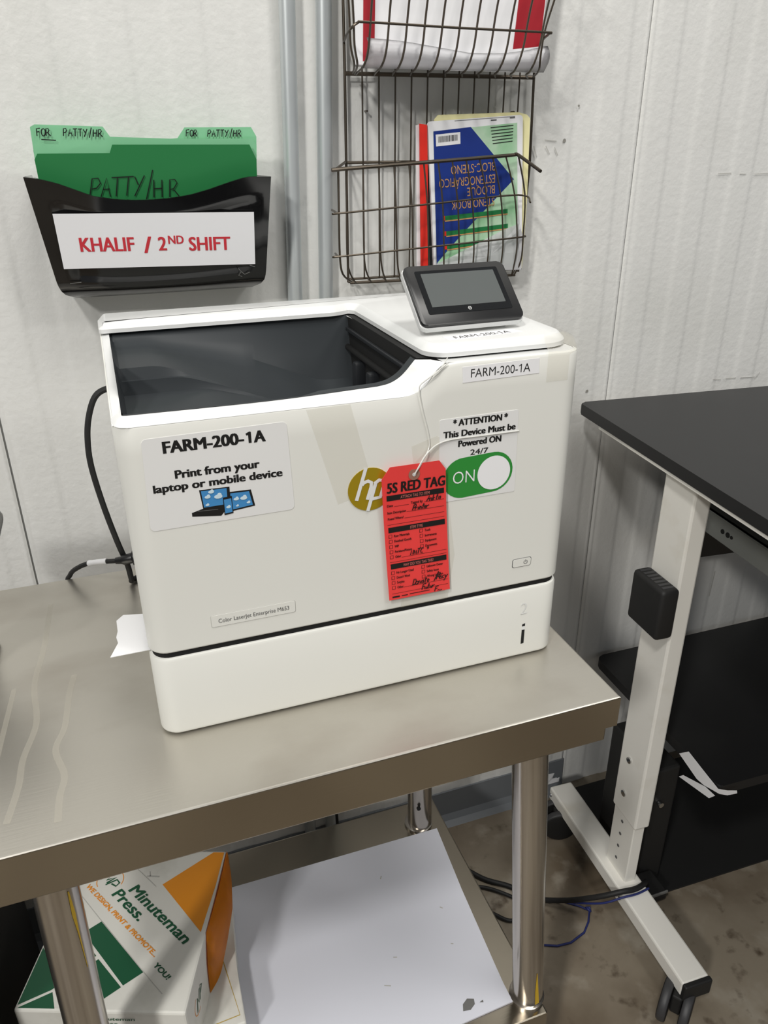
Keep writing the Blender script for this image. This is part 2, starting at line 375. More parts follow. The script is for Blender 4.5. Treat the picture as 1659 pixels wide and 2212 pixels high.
# ================================================================== CARTONS
def carton_top():
    A = V((-.249, .066)); ux = V((.219, -.084)).normalized(); uy = V((-ux.y, ux.x)); zt = -.45; zb = -.5595
    W, D = .235, .265
    def g(u, v, z): p = A+ux*u+uy*v; return V((p.x, p.y, z))
    t = thing('printed_carton', 'white printed carton with green blocks and orange corner, on top of the plain one', 'box', g(W/2, D/2, zb))
    bm = bmesh.new(); b = bmesh.new(); bmesh.ops.create_cube(b, size=1)
    for v in b.verts: v.co = V(((v.co.x+.5)*W, (v.co.y+.5)*D, zb+(v.co.z+.5)*(zt-zb)))
    bmesh.ops.bevel(b, geom=list(b.edges), offset=.0035, segments=2, profile=.5, affect='EDGES')
    bmesh.ops.subdivide_edges(b, edges=list(b.edges), cuts=3, use_grid_fill=True)
    join(bm, b, 0, lambda c: g(c.x, c.y, c.z)); body = obj('carton_body', bm, 'carton', t)
    # the printing, one mesh on the lid
    F = Flat(g(0, 0, zt), (ux.x, ux.y, 0), (uy.x, uy.y, 0))
    G, O, K, Wt = 0, 1, 2, 3
    F.poly([(.004, .003), (.0555, .003), (.0435, .0255), ][::1], G); F.poly([(.003, .007), (.041, .0285), (.0525, .0405), (.003, .09)], G)
    F.poly([(.068, .0), (.1, .0), (.116, .016), (.136, .034), (.09, .074), (.06, .05), (.0475, .037)][2:] + [(.0475, .037)][:0], G)
    F.poly([(.085, .079), (.064, .098), (.03, .066), (.0545, .046)], G)
    F.poly([(.138, .0365), (.161, .0565), (.074, .134), (.053, .115)], G)
    F.poly([(.147, .199), (.227, .119), (.2315, .2), (.2315, .2615), (.214, .2615)], O)
    F.line([(.019, .183), (.073, .134), (.161, .056), (.196, .026)], .0009, 3); F.line([(.096, .229), (.138, .195)], .0009, 3)
    d = V((.206-.096, .099-.187)).normalized(); n = V((-d.y, d.x))
    def FF(o): return Flat(F.at(*o), F.ux*d.x+F.uy*d.y, F.ux*n.x+F.uy*n.y, F.bm)
    FF((.096, .187)).text('Minuteman', 0, 0, .141, .0165, K, .034, shear=.18)
    FF((.072, .179)).text('Press.', 0, 0, .072, .0165, K, .034, shear=.18)
    FF((.0265, .1925)).text('WE DESIGN, PRINT & PROMOTE...', 0, 0, .183, .0070, O, .035, shear=.15)
    FF((.171, .066)).text('YOU!', 0, 0, .033, .0074, K, .035, shear=.15)
    L = FF((.047, .2085)); L.line([(0, -.001), (.007, .013), (.0085, .003), (.016, .015), (.0135, .0)], .0034, K); L.line([(.015, -.003), (.021, .014), (.029, .013), (.030, .006), (.0205, .004)], .0026, K, .0005)
    L.ring(.012, .006, .020, .0013, O, a0=150, a1=260); L.ring(.014, .006, .021, .0012, O, a0=20, a1=80)
    L2 = FF((.118, .214)); L2.line([(0, 0), (.016, .012)], .0025, 3); L2.line([(-.004, .008), (.004, .003)], .0015, 3)
    obj('lid_print', F.bm, ['bgreen', 'orange', 'bgreen', 'mark'], body)
    # orange printed side flap, bulging over the right face
    bm = bmesh.new(); n3 = V((ux.x, ux.y, 0)); rows = []
    for (z, v0, v1, bl) in [(zt+.001, .118, .2635, .002), (zt-.010, .112, .266, .011), (zt-.026, .106, .264, .019), (zt-.045, .10, .25, .021), (zt-.07, .097, .215, .017), (zb+.006, .094, .17, .010)]:
        rows.append([bm.verts.new(g(W+.0005, v0+(v1-v0)*k/8, z)+n3*bl*math.sin(math.pi*(k+.2)/8.4)) for k in range(9)])
    for a, b in zip(rows, rows[1:]):
        for k in range(8): bm.faces.new((a[k], a[k+1], b[k+1], b[k])).smooth = True
    bmesh.ops.solidify(bm, geom=list(bm.faces), thickness=.0008)
    obj('orange_side_flap', bm, 'orange', body)
    S = Flat(g(W, 0, zt), (uy.x, uy.y, 0), (0, 0, 1))
    S.ring(.05, -.05, .02, .0014, 1, a0=120, a1=280); S.line([(.04, -.062), (.046, -.04), (.05, -.055), (.058, -.036)], .004, 0); S.line([(.056, -.058), (.064, -.036), (.07, -.044), (.06, -.05)], .003, 0)
    obj('side_print', S.bm, ['bgreen', 'orange'], body)
    S = Flat(g(0, 0, zt), (ux.x, ux.y, 0), (0, 0, 1)); S.text('Minuteman', .108, -.0165, .056, .006, 0, .02, .0008, .15); S.text('Press.', .108, -.027, .034, .006, 0, .02, .0008, .15)
    obj('front_print', S.bm, ['bgreen'], body)
carton_top()
t = thing('plain_carton', 'white carton with thin gold rectangle on its lid, beneath the printed carton', 'box', (-.07, .13, -.6175))
bm = bmesh.new(); P = [(-.185, .002), (.049, .012), (.05, .1), (.064, .24), (.06, .262), (-.185, .262)]
b = bmesh.new(); prism(b, [(x, y, -.6172) for x, y in P], (0, 0, .0575)); bmesh.ops.bevel(b, geom=list(b.edges), offset=.003, segments=2, profile=.5, affect='EDGES'); join(bm, b)
F = Flat((0, 0, -.5597), (1, 0, 0), (0, 1, 0), bm)
F.line([(.031, .122), (.042, .026), (-.15, .016)], .0016, 1, .0002)
S = Flat((.0495, .03, -.56), (.06, 1, 0), (0, 0, 1), bm)
for k in range(9): S.line([(.01+k*.02, -.012), (.018+k*.02, -.014)], .003, 2, .0012)
obj('carton_body', bm, ['carton', 'ochre', 'grey_ink'], t)
# ================================================================== PRINTER
PW = .502; PD = .345
def lerp(a, b, t): return a+(b-a)*t
def interp(tab, x):
    for (a, b), (c, d) in zip(tab, tab[1:]):
        if x <= c: return b+(d-b)*max(0, (x-a)/(c-a))
    return tab[-1][1]
def printer():
    t = thing('laser_printer', 'white office laser printer with an empty dark output tray, standing on the steel table', 'printer', (.25, .17, 0))
    R = .022
    def plan(r=R, ins=0, ymax=PD):
        return [(ins, ymax)] + roundpoly([(ins, ymax), (ins, ins), (PW-ins, ins), (PW-ins, ymax)], [0, r, r, 0], 8)[1:-1] + [(PW-ins, ymax)]
    pl = plan()
    # --- densify the plan so the sculpted top edge can follow it
    path = []
    for (a, b), (c, d) in zip(pl, pl[1:]):
        n = max(1, int(math.hypot(c-a, d-b)/.006)); path += [(lerp(a, c, k/n), lerp(b, d, k/n)) for k in range(n)]
    path.append(pl[-1])
    S1 = [(0, .3672), (.286, .3672), (.30, .3695), (.311, .3755), (.318, .384), (.325, .392), (.334, .3965), (.35, .398), (.6, .398)]
    def top(x, y):
        if y > R:                                    # sides
            return .398 if x > .2 else interp([(R, .3672), (.06, .377), (.2, .385), (.275, .397), (.4, .398)], y)
        return interp(S1, x)
    bm = bmesh.new(); zb = .112
    def ins(x, y, d):                                # inset towards the printer's middle around the plan
        cx = min(max(x, R), PW-R); cy = max(y, R); v = V((x-cx, y-cy))
        if v.length < 1e-6: return (x, y)
        v = v/R*max(R-d, 0) if v.length > R*.99 else v; return (cx+v.x, cy+v.y)
    rings = []
    for z0, d in ((zb+.001, .004), (zb, .0015), (zb+.002, 0)): rings.append([bm.verts.new((*ins(x, y, d), z0)) for x, y in path])
    for k in range(1, 10): rings.append([bm.verts.new((x, y, lerp(zb+.002, top(x, y), k/10)-.0004*k)) for x, y in path])
    def dd(x, y): return 1 if x > .315 else .35
    rings.append([bm.verts.new((x, y, top(x, y)-.004*dd(x, y))) for x, y in path]); rings.append([bm.verts.new((*ins(x, y, .0014*dd(x, y)), top(x, y)-.0012*dd(x, y))) for x, y in path]); rings.append([bm.verts.new((*ins(x, y, .005*dd(x, y)), top(x, y))) for x, y in path])
    for a, b in zip(rings, rings[1:]):
        for k in range(len(path)-1): bm.faces.new((a[k], a[k+1], b[k+1], b[k])).smooth = True
    # back panel
    f = bm.faces.new([bm.verts.new(p) for p in ((0, PD, zb), (PW, PD, zb), (PW, PD, .398), (0, PD, .398))])
    obj('housing', bm, 'white', t, True)
    # --- sloped white rim in front of the tray
    O = [(.0018, .0035), (.006, .0005)] ; outer = []; inner = []
    N = 60
    oc = [(.0004, .030, .3690), (.0006, .018, .3672), (.004, .0075, .3672), (.012, .0015, .3672), (.03, .0003, .3672), (.15, .0003, .3672), (.27, .0003, .3672), (.29, .0003, .3676), (.302, .0003, .3702), (.311, .0003, .3755), (.318, .0005, .384), (.325, .001, .392), (.336, .004, .3985)]
    ic = [(.0105, .030, .3735), (.0103, .022, .3738), (.0108, .0195, .3738), (.0135, .0183, .3737), (.03, .018, .3735), (.15, .018, .3728), (.25, .018, .3755), (.268, .018, .3763), (.280, .018, .3785), (.290, .018, .3835), (.297, .018, .3895), (.302, .018, .395), (.307, .018, .4005)]
    oc, ic = curve(oc, 6), curve(ic, 6)
    bm = bmesh.new(); a = [bm.verts.new(p) for p in oc]; mid = [bm.verts.new(V(p)*.5+V(q)*.5+V((0, -.0008, .0016))) for p, q in zip(oc, ic)]; b = [bm.verts.new(p) for p in ic]
    for r1, r2 in ((a, mid), (mid, b)):
        for k in range(len(a)-1): bm.faces.new((r1[k], r1[k+1], r2[k+1], r2[k])).smooth = True
    # left wall rim, closing the side
    lo = [(0.0004, .022), (0.0004, .06), (0.0004, .2), (.0004, .275)]
    L1 = [bm.verts.new((.0004, y, top(0, y)-.0006)) for y in (.012, .03, .06, .1, .2, .275, .29)]; L2 = [bm.verts.new((.0105, y, top(0, y)+(.004 if y < .05 else .001))) for y in (.019, .03, .06, .1, .2, .275, .29)]
    for k in range(len(L1)-1): bm.faces.new((L1[k], L1[k+1], L2[k+1], L2[k]))
    # rim top of the right front, under the lid
    P = [(.307, .018), (.336, .003)] + [(x, y) for x, y in roundpoly([(.336, .0045), (PW-.0045, .0045), (PW-.0045, PD-.01), (.307, PD-.01)], [0, R-.004, 0, 0])]
    bm.faces.new([bm.verts.new((x, y, .3975)) for x, y in P[2:]])
    obj('tray_rim', bm, 'lid', t, True)
    # --- tray liner: front lip, floor with stepped stacking ledges, side walls
    bm = bmesh.new()
    lip = [V((p.x-.001*(p.x > .27), .0285, p.z+(-.002 if p.x < .2 else .001))) for p in ic]; ldn = [V((p.x-.006*(p.x > .26), .034, min(p.z, .37)-.05)) for p in lip]
    r0 = [bm.verts.new(p+V((0, .0002, .0003))) for p in ic]; r1 = [bm.verts.new(p) for p in lip]; r2 = [bm.verts.new(p) for p in ldn]
    for k in range(len(r0)-1):
        bm.faces.new((r0[k], r0[k+1], r1[k+1], r1[k])).smooth = True; bm.faces.new((r1[k], r1[k+1], r2[k+1], r2[k])).smooth = True
    zA = lambda x: max(.296, .383-.42*max(0, x-.060)); zB = lambda x: min(zA(x), max(.294, .3705-.35*max(0, x-.082))); zC = lambda x: min(zB(x), max(.292, .3555-.30*max(0, x-.105)))
    def sm(f, x): return sum(f(x+.012*k/3) for k in range(-3, 4))/7
    ys = [.030, .06, .1, .14, .1495, .1515, .1525, .1575, .1595, .1615, .166, .2, .235, .258, .270, .276, .279, .280]
    xs = [.0105, .0135, .016] + [.016+.006*k for k in range(1, 49)] + [.312, .318, .322]
    def H(x, y):
        if y < .15: z = sm(zC, x)
        elif y < .152: z = sm(zC, x)*.5+sm(zB, x)*.5
        elif y < .158: z = sm(zB, x)
        elif y < .1605: z = sm(zB, x)*.5+sm(zA, x)*.5
        else: z = sm(zA, x)
        if y > .16: z += .035*((y-.16)/.12)**2*(0 if x < .07 else min(1, (x-.07)/.1))
        if y > .265: z = lerp(z, .3985, min(1, ((y-.265)/.014))**1.0)
        if x < .0115: z = max(z, .394 if y > .06 else .376)
        elif x < .0140: z = lerp(z, .392, .3)
        return z
    gr = [[bm.verts.new((x, y, H(x, y))) for y in ys] for x in xs]
    for i in range(len(xs)-1):
        for j in range(len(ys)-1): bm.faces.new((gr[i][j], gr[i+1][j], gr[i+1][j+1], gr[i][j+1])).smooth = True
    obj('tray_liner', bm, 'slate', t, True)
    # --- paper exit on the right inside of the tray
    bm = bmesh.new(); box(bm, .314, .330, .03, .282, .285, .3985)
    ex = obj('exit_slot', bm, 'core', t)
    for y in (.055, .10, .15, .205): bm = bmesh.new(); box(bm, .300, .316, y, y+.016, .292, .352, 0, .004); obj('exit_guide', bm, 'slated', ex, True)
    bm = bmesh.new(); tube(bm, [(.311, .03, .358), (.311, .275, .358)], .004, 14); obj('exit_roller', bm, 'core', ex, True)
    bm = bmesh.new(); box(bm, .308, .313, .03, .27, .380, .385, 0, .001); obj('exit_bar', bm, 'slated', ex, True)
    # --- lid: back strip, right block, chamfered top
    out = roundpoly([(-.0005, .272), (.296, .272), (.316, .281), (.3225, .274), (.3225, .0165), (PW-.002, .0165), (PW-.002, .342), (-.0005, .342)], [.006, .03, .002, .006, .026, .036, .02, .012], 8)
    bm = bmesh.new(); lo = [bm.verts.new((x, y, .3998)) for x, y in out]; f = bm.faces.new(lo[::-1]); bm.normal_update()
    if f.normal.z > 0: f.normal_flip()
    n = len(out)
    def offs(d):
        res = []
        for i in range(n):
            a, p, b = V(out[i-1]), V(out[i]), V(out[(i+1) % n]); e1, e2 = (p-a), (b-p)
            if e1.length < 1e-7: e1 = e2
            if e2.length < 1e-7: e2 = e1
            nn = V((-e1.y, e1.x)).normalized()+V((-e2.y, e2.x)).normalized(); nn = nn.normalized(); res.append(p+nn*d)
        return res
    rg = [lo]
    for d, z in ((0, .4045), (.0012, .4058), (.0072, .4118), (.0095, .4126)): rg.append([bm.verts.new((q.x, q.y, z)) for q in offs(d)])
    for a, b in zip(rg, rg[1:]):
        for k in range(n): bm.faces.new((a[k], a[(k+1) % n], b[(k+1) % n], b[k])).smooth = True
    bm.faces.new(rg[-1])
    obj('top_lid', bm, 'lid', t, True)
    bm = bmesh.new(); prism(bm, [(x, y, .3955) for x, y in roundpoly([(.3265, .0205), (PW-.006, .0205), (PW-.006, .338), (.3265, .338)], [.02, .03, .01, .01])], (0, 0, .0045)); obj('lid_seam', bm, 'core', t)
    bm = bmesh.new(); prism(bm, [(x, y, .395) for x, y in ((.008, .281), (.33, .284), (.33, .338), (.008, .338))], (0, 0, .005)); obj('rear_seam', bm, 'core', t)
    pl2 = plan(R-.003, .0035, PD-.002); bm = bmesh.new(); prism(bm, [(x, y, .1) for x, y in pl2], (0, 0, .02)); obj('drawer_seam', bm, 'core', t)
    # --- cassette drawer
    bm = bmesh.new(); dp = plan(R, 0, PD); c0 = []
    for z, d in ((.003, .002), (.0045, .0005), (.007, 0), (.1005, 0), (.1035, .0012), (.1052, .0045)): c0.append([bm.verts.new((*ins(x, y, d), z)) for x, y in [(p[0], p[1]) for p in path]])
    for a, b in zip(c0, c0[1:]):
        for k in range(len(path)-1): bm.faces.new((a[k], a[k+1], b[k+1], b[k])).smooth = True
    bm.faces.new(c0[-1]); bm.faces.new(c0[0][::-1])
    dr = obj('paper_drawer', bm, 'white', t, True)
    F = Flat((0, 0, 0), (1, 0, 0), (0, 0, 1)); F.text('2', .4465, .0665, .0092, .0165, 0, -.012, .0006); obj('raised_numeral', F.bm, 'lid', dr)
    F = Flat((0, 0, 0), (1, 0, 0), (0, 0, 1)); F.slab([(.4505, .0475), (.4545, .0475), (.4545, .0515), (.4505, .0505)], 0, 0, .0004); F.slab([(.4505, .021), (.4545, .0215), (.4545, .0425), (.4505, .0425)], 0, 0, .0004); F.slab([(.4505, .0425), (.4545, .0425), (.4545, .0475), (.4505, .0475)], 1, 0, .0006)
    obj('level_window', F.bm, ['core', 'lid'], dr)
    for x, y in ((.03, .03), (PW-.03, .03), (.03, .3), (PW-.03, .3)):
        bm = bmesh.new(); tube(bm, [(x, y, 0), (x, y, .006)], .012, 16); obj('rubber_foot', bm, 'rubber', dr, True)
    # --- control panel
    cp = V((.3955, .060, .4255)); a = math.radians(39.6); U = V((1, .035, 0)).normalized(); Vv = V((0, math.cos(a), math.sin(a))); w2, hh = .0635, .0835
    def slabbm(pts, d0, d1):
        F = Flat(cp, U, Vv); F.slab(pts, 0, d0, d1); return F.bm
    rp = lambda x0, x1, y0, y1, r: roundpoly([(x0, y0), (x1, y0), (x1, y1), (x0, y1)], r, 6)
    sh = slabbm(rp(-w2-.001, w2+.001, -.0015, hh+.001, .007), -.0105, -.0045)
    bmesh.ops.bevel(sh, geom=[e for e in sh.edges], offset=.0012, segments=2, profile=.5, affect='EDGES'); pn = obj('control_panel', sh, 'lid', t, True)
    be = slabbm(rp(-w2, w2, 0, hh, .007), -.0046, 0); bmesh.ops.bevel(be, geom=[e for e in be.edges], offset=.0008, segments=2, profile=.5, affect='EDGES')
    obj('bezel', be, 'black', pn, True)
    gl = slabbm(rp(-w2+.012, w2-.0105, .014, hh-.008, .002), -.0002, .0004); obj('bezel_glass', gl, 'bezel', pn)
    gs = slabbm(rp(-w2+.0185, w2-.0165, .0235, hh-.0125, .0008), .0003, .0007); obj('screen', gs, 'screen', pn)
    F = Flat(cp, U, Vv); hx = -.0005
    F.ring(hx, .0185, .0024, .0006, 0, .0008, 6); F.disc(hx, .0185, .0008, 0, .0008, 6); obj('home_icon', F.bm, 'lid', pn)
    bm = bmesh.new(); box(bm, .361, .445, .079, .104, .4118, .4405, 0, .002); obj('hinge', bm, 'white', pn)
    # --- power button, model plate, round emblem
    F = Flat((0, 0, 0), (1, 0, 0), (0, 0, 1)); p1 = rp(.4295, .4555, .1365, .1485, .0028); F.slab(p1, 1, -.0002, .0002); p2 = rp(.4303, .4547, .1373, .1478, .0024); F.slab(p2, 0, 0, .0007)
    F.ring(.4475, .1425, .0027, .0007, 2, .0009, a0=-240, a1=60); F.line([(.4475, .1428), (.4475, .146)], .0008, 2, .0009); obj('power_button', F.bm, ['white', 'grey_ink', 'grey_ink'], t)
    F = Flat((0, 0, 0), (1, 0, 0), (0, 0, 1)); F.slab(rp(.0675, .1605, .1345, .1495, .002), 1, -.0002, .0002); F.slab(rp(.0680, .1600, .1349, .1490, .0018), 0, 0, .0006)
    F.text('Color LaserJet Enterprise M653', .0755, .1393, .0775, .0049, 2, .0, .0009); obj('model_plate', F.bm, ['white', 'mark', 'grey_ink'], t)
    F = Flat((0, 0, 0), (1, 0, 0), (0, 0, 1)); F.slab([(.2495+.0248*math.cos(6.2832*k/40), .2695+.0248*math.sin(6.2832*k/40)) for k in range(40)], 0, 0, .0008)
    cv = lambda x, y: (.225+(x-69)*.000157, .2695-((y-586)+.155*(x-225))*.0001623)
    ll = .0011
    for st in ([(197, 432), (125, 668)], [(166, 556), (180, 538), (210, 526), (234, 536), (232, 568), (203, 660)], [(268, 528), (205, 742)], [(255, 545), (290, 516), (322, 520), (322, 560), (296, 640), (236, 654)]): ll += .00008; F.line([cv(*p) for p in st], .0040, 1, ll)
    obj('round_emblem', F.bm, ['gold', 'lid'], t)
    # --- stuck-on labels
    def lab(name, pts, m, fn, parent=t, l1=.0004, label=None):
        F = Flat((0, 0, 0), (1, 0, 0), (0, 0, 1))
        if fn: F.slab(pts, 0, 0, l1); fn(F)
        else: F.poly(pts, 0, .0003)
        return obj(name, F.bm, m, parent, label=label)
    def big(F):
        farm(F, .0425, .3385, .099, .0115, 1, .045); F.text('Print from your', .0505, .3115, .083, .0082, 1, .046); F.text('laptop or mobile device', .0285, .2990, .1275, .0080, 1, .046)
        F.poly([(.0715, .2958), (.1015, .2952), (.1010, .2755), (.0735, .2752)], 1, .0005)       # laptop, tablet, telephone
        F.poly([(.0732, .2945), (.0985, .2942), (.0982, .2768), (.0745, .2765)], 2, .0007); F.poly([(.0735, .2755), (.1000, .2755), (.0905, .2648), (.0620, .2685), (.0620, .2725)], 1, .0006)
        F.poly([(.1005, .2895), (.1225, .2890), (.1255, .2705), (.1010, .2680)], 1, .0006); F.poly([(.1015, .2878), (.1205, .2874), (.1232, .2720), (.1020, .2698)], 2, .0008)
        F.poly([(.0938, .2845), (.1028, .2850), (.1028, .2660), (.0938, .2650)], 1, .0009); F.poly([(.0946, .2822), (.1020, .2826), (.1020, .2675), (.0946, .2668)], 2, .0011)
        for x, y, r in ((.079, .2875, .003), (.0895, .2865, .0042), (.083, .2925, .003), (.078, .279, .002), (.107, .281, .0028), (.1145, .281, .0036), (.0985, .2735, .0024), (.1075, .2735, .0016), (.119, .2755, .002)):
            F.disc(x, y, r, 3, .0012, 12, r*.55); F.disc(x+r*.3, y+r*.4, r*.55, 3, .00125, 10)
        F.line([(.068, .2735), (.088, .2725)], .0006, 4, .0008)
    lab('print_instruction_label', roundpoly([(.0205, .2585), (.1665, .2598), (.1635, .356), (.0240, .3545)], .005), ['label', 'ink', 'sky', 'cloud', 'grey_ink'], big)
    def att(F):
        F.text('* ATTENTION *', .3445, .3287, .066, .0071, 1, .045); F.text('This Device Must be', .3335, .3163, .0875, .0071, 1, .045); F.text('Powered ON', .3515, .3042, .0525, .0071, 1, .045); F.text('24/7', .3665, .2928, .022, .0062, 1, .015)
        c = [(.3587+.0242*math.cos(math.radians(a)), .2665+.0242*math.sin(math.radians(a))) for a in range(90, 271, 12)]+[(.3965+.0242*math.cos(math.radians(a)), .2683+.0242*math.sin(math.radians(a))) for a in range(-90, 91, 12)]
        F.poly(c, 2, .0006); F.disc(.3970, .2675, .0205, 3, .0009, 40); F.text('ON', .3465, .2605, .0265, .0145, 3, -.008, .0009)
    lab('power_notice_label', roundpoly([(.3300, .240), (.4255, .240), (.4235, .3385), (.3290, .3375)], .002), ['label', 'ink', 'green', 'paper'], att)
    def sm1(F): farm(F, .3635, .3805, .0705, .0092, 1, -.004)
    lab('name_strip', [(.3545, .3755), (.4455, .3775), (.4445, .3940), (.3535, .3925)], ['paper', 'ink'], sm1)
    F = Flat((0, 0, .4126), (1, .02, 0), (0, 1, 0)); F.slab([(.3545, .0295), (.4485, .0385), (.4440, .0545), (.3535, .0470)], 0, 0, .0003); farm(F, .3640, .0330, .070, .0100, 1, -.008, .0005, .07); obj('name_strip', F.bm, ['paper', 'ink'], t)
    # --- pieces of clear tape
    for pts in ([(.184, .3655), (.230, .3665), (.249, .290), (.247, .273), (.232, .262), (.2135, .257)], [(.285, .1125), (.345, .1125), (.352, .17), (.34, .26), (.30, .26)], [(.297, .312), (.326, .32), (.356, .303), (.337, .288), (.30, .283)]):
        lab('clear_tape', pts, ['tape'], None)
    bm = bmesh.new(); c = [(.455, -.0005), (.4805, -.0005), (.4885, .0026), (.4952, .0072), (.4995, .0137), (.5025, .0225), (.5025, .05)]
    a1 = [bm.verts.new((x, y, .366)) for x, y in c]; b1 = [bm.verts.new((x, y, .399)) for x, y in c]; c1 = [bm.verts.new((x-.001, y+.008, .409)) for x, y in c]; d1 = [bm.verts.new((lerp(x, .47, .35), lerp(y, .06, .35), .4138)) for x, y in c]
    for r1, r2 in ((a1, b1), (b1, c1), (c1, d1)):
        for k in range(len(c)-1): bm.faces.new((r1[k], r1[k+1], r2[k+1], r2[k])).smooth = True
    obj('clear_tape', bm, 'tape', t)
printer()
# ================================================================== RED TAG on the printer front
def tag():
    t = thing('red_tag', 'red cardboard tag tied with clear string, hanging on the printer front', 'tag', (.30, -.003, .127))
    def bend(p): q = (p.z-.2)/.09; return V((p.x, p.y-.0035*q*q*(1 if q > 0 else .3), p.z))
    out = [(.2695, .1275), (.3455, .1280), (.3345, .2835), (.3265, .2945), (.2695, .2945), (.2605, .2810)]
    F = Flat((0, -.0035, 0), (1, 0, 0), (0, 0, 1), fn=bend)
    def sub(a, b, n): return [(lerp(a[0], b[0], k/n), lerp(a[1], b[1], k/n)) for k in range(n)]
    lft = lambda z: lerp(.2695, .2605, (z-.1275)/(.281-.1275)); rgt = lambda z: lerp(.3455, .3345, (z-.128)/(.2835-.128))
    zs = [.1278+(.281-.1278)*k/14 for k in range(15)]
    for l in (0, .0006):
        rows = [[F.bm.verts.new(F.at(lft(z), z, l)), F.bm.verts.new(F.at(rgt(z), z, l))] for z in zs]
        for a, b in zip(rows, rows[1:]): F.face((a[0], a[1], b[1], b[0]), 0)
        F.poly([(.2605, .281), (rgt(.281), .281), (.3345, .2835), (.3265, .2945), (.2695, .2945)], 0, l)
    F.slab([(.2605, .281), (.2695, .2945), (.27, .2943), (.2612, .281)], 0, 0, .0006)
    # text frame follows the slight slant of the printing
    X = lambda u, z: lft(z)+u*(rgt(z)-lft(z))
    L = .0010; L2 = .0013
    F.text('5S RED TAG', X(.07, .268), .2640, .068, .0118, 1, .03, L)
    def bar(z, h, s, w): F.poly([(X(.06, z), z), (X(.965, z), z), (X(.965, z+h), z+h), (X(.06, z+h), z+h)], 1, L); F.text(s, X(.5, z)-w/2, z+.0014, w, .0036, 2, 0, L2)
    bar(.2545, .0065, 'ATTACH TAG TO ITEM', .034); bar(.2150, .0066, 'ITEM TYPE', .015); bar(.1685, .0066, 'WHY DID YOU TAG THIS?', .037)
    def tx(s, u, z, w, h=.0030): F.text(s, X(u, z), z, w, h, 1, .01, L)
    def ln(u0, u1, z, w=.0004): F.line([(X(u0, z), z), (X(u1, z), z)], w, 1, L)
    tx('Date', .06, .2472, .0068); ln(.17, .4, .2470); tx('Tagged by', .43, .2472, .014); ln(.64, .96, .2470)
    tx('Item Description', .06, .2385, .0215); ln(.36, .96, .2383); tx('Found Where?', .06, .2310, .0185); ln(.32, .96, .2308); ln(.05, .96, .2250)
    def chk(u, z): x = X(u, z); F.line([(x, z), (x+.0036, z), (x+.0036, z+.0040), (x, z+.0040), (x, z)], .0005, 1, L)
    for k, (s, w) in enumerate((('Raw Materials', .0185), ('Finished Goods', .0205), ('WIP', .005), ('Furniture/Fixture', .0205), ('Other', .007))): z = .2085-.0066*k; chk(.06, z); tx(s, .14, z+.0004, w)
    for k, (s, w) in enumerate((('Tools', .007), ('Instruments', .0145), ('Equipment', .014), ('Documents', .0145))): z = .2095-.0066*k; chk(.55, z); tx(s, .63, z+.0004, w)
    ln(.24, .97, .1820); ln(.05, .97, .1775); ln(.05, .97, .1745)
    for k, (s, w) in enumerate((('No Longer Used', .021), ("Doesn't Work", .0165), ('Surplus', .009), ('Other', .0075))): z = .1615-.0065*k; chk(.06, z); tx(s, .14, z+.0004, w)
    for k, (s, w) in enumerate((('Unknown Owner', .0205), ('Safety Issue', .015), ('Wrong Location', .020))): z = .1625-.0065*k; chk(.55, z); tx(s, .63, z+.0004, w)
    ln(.24, .97, .1425); ln(.05, .97, .1360)
    F.poly([(X(.05, .1305), .1305), (X(.17, .1305), .1305), (X(.17, .1325), .1325), (X(.05, .1325), .1325)], 1, L); ln(.2, .3, .1315, .0011); ln(.33, .66, .1320, .0009)
    H = lambda s, u, z, h, adv=.55: F.hand(s, X(u, z), z, h, .0011, 1, L2, adv, .25, .03)
    H('Ankta', .68, .2475, .0068, .5); H('Printer', .45, .2390, .0065, .42); H('NMTC ?', .38, .1830, .0064, .6); H('Donate', .38, .1432, .0075, .48); H('/Recy', .73, .1445, .0085, .4); H('Futur', .53, .1345, .0070, .45); H('F~', .74, .1290, .0062)
    c = obj('tag_card', F.bm, ['tagred', 'ink', 'tagpink'], t, norm=False)
    F = Flat((0, -.0065, 0), (1, 0, 0), (0, 0, 1)); F.ring(.2975, .2825, .0066, .0048, 0, .001, 28); F.ring(.2975, .2825, .0022, .0012, 1, .0012, 20); F.disc(.2975, .2825, .0012, 1, .0012, 12)
    obj('eyelet', F.bm, ['grommet', 'label'], t)
    bm = bmesh.new(); tube(bm, curve([(.337, .002, .4035), (.325, -.003, .392), (.307, -.003, .381), (.3045, -.002, .372), (.309, -.0015, .35), (.3155, -.0015, .325), (.3165, -.002, .309), (.305, -.008, .293), (.2975, -.009, .284)], 6), .00055, 6)
    tube(bm, curve([(.2975, -.009, .283), (.302, -.009, .291), (.312, -.006, .303), (.326, -.003, .3115), (.345, -.0018, .3145), (.38, -.0016, .3142), (.425, -.0012, .314)], 6), .0008, 6)
    tube(bm, curve([(.307, -.003, .381), (.318, -.003, .388), (.336, -.001, .3985)], 4), .0008, 6)
    obj('tie_string', bm, 'string', t, True)
tag()
# torn paper poking out of the printer's left side
bm = bmesh.new(); P = [(.002, .099), (-.023, .105), (-.031, .095), (-.0305, .072), (-.0325, .060), (-.031, .048), (-.04, .023), (.002, .023)]
prism(bm, [(x, y, .1065) for x, y in P], (0, 0, .0006)); obj('torn_paper', bm, 'paper', label="small torn white paper sticking out of the printer's left side", cat='paper')
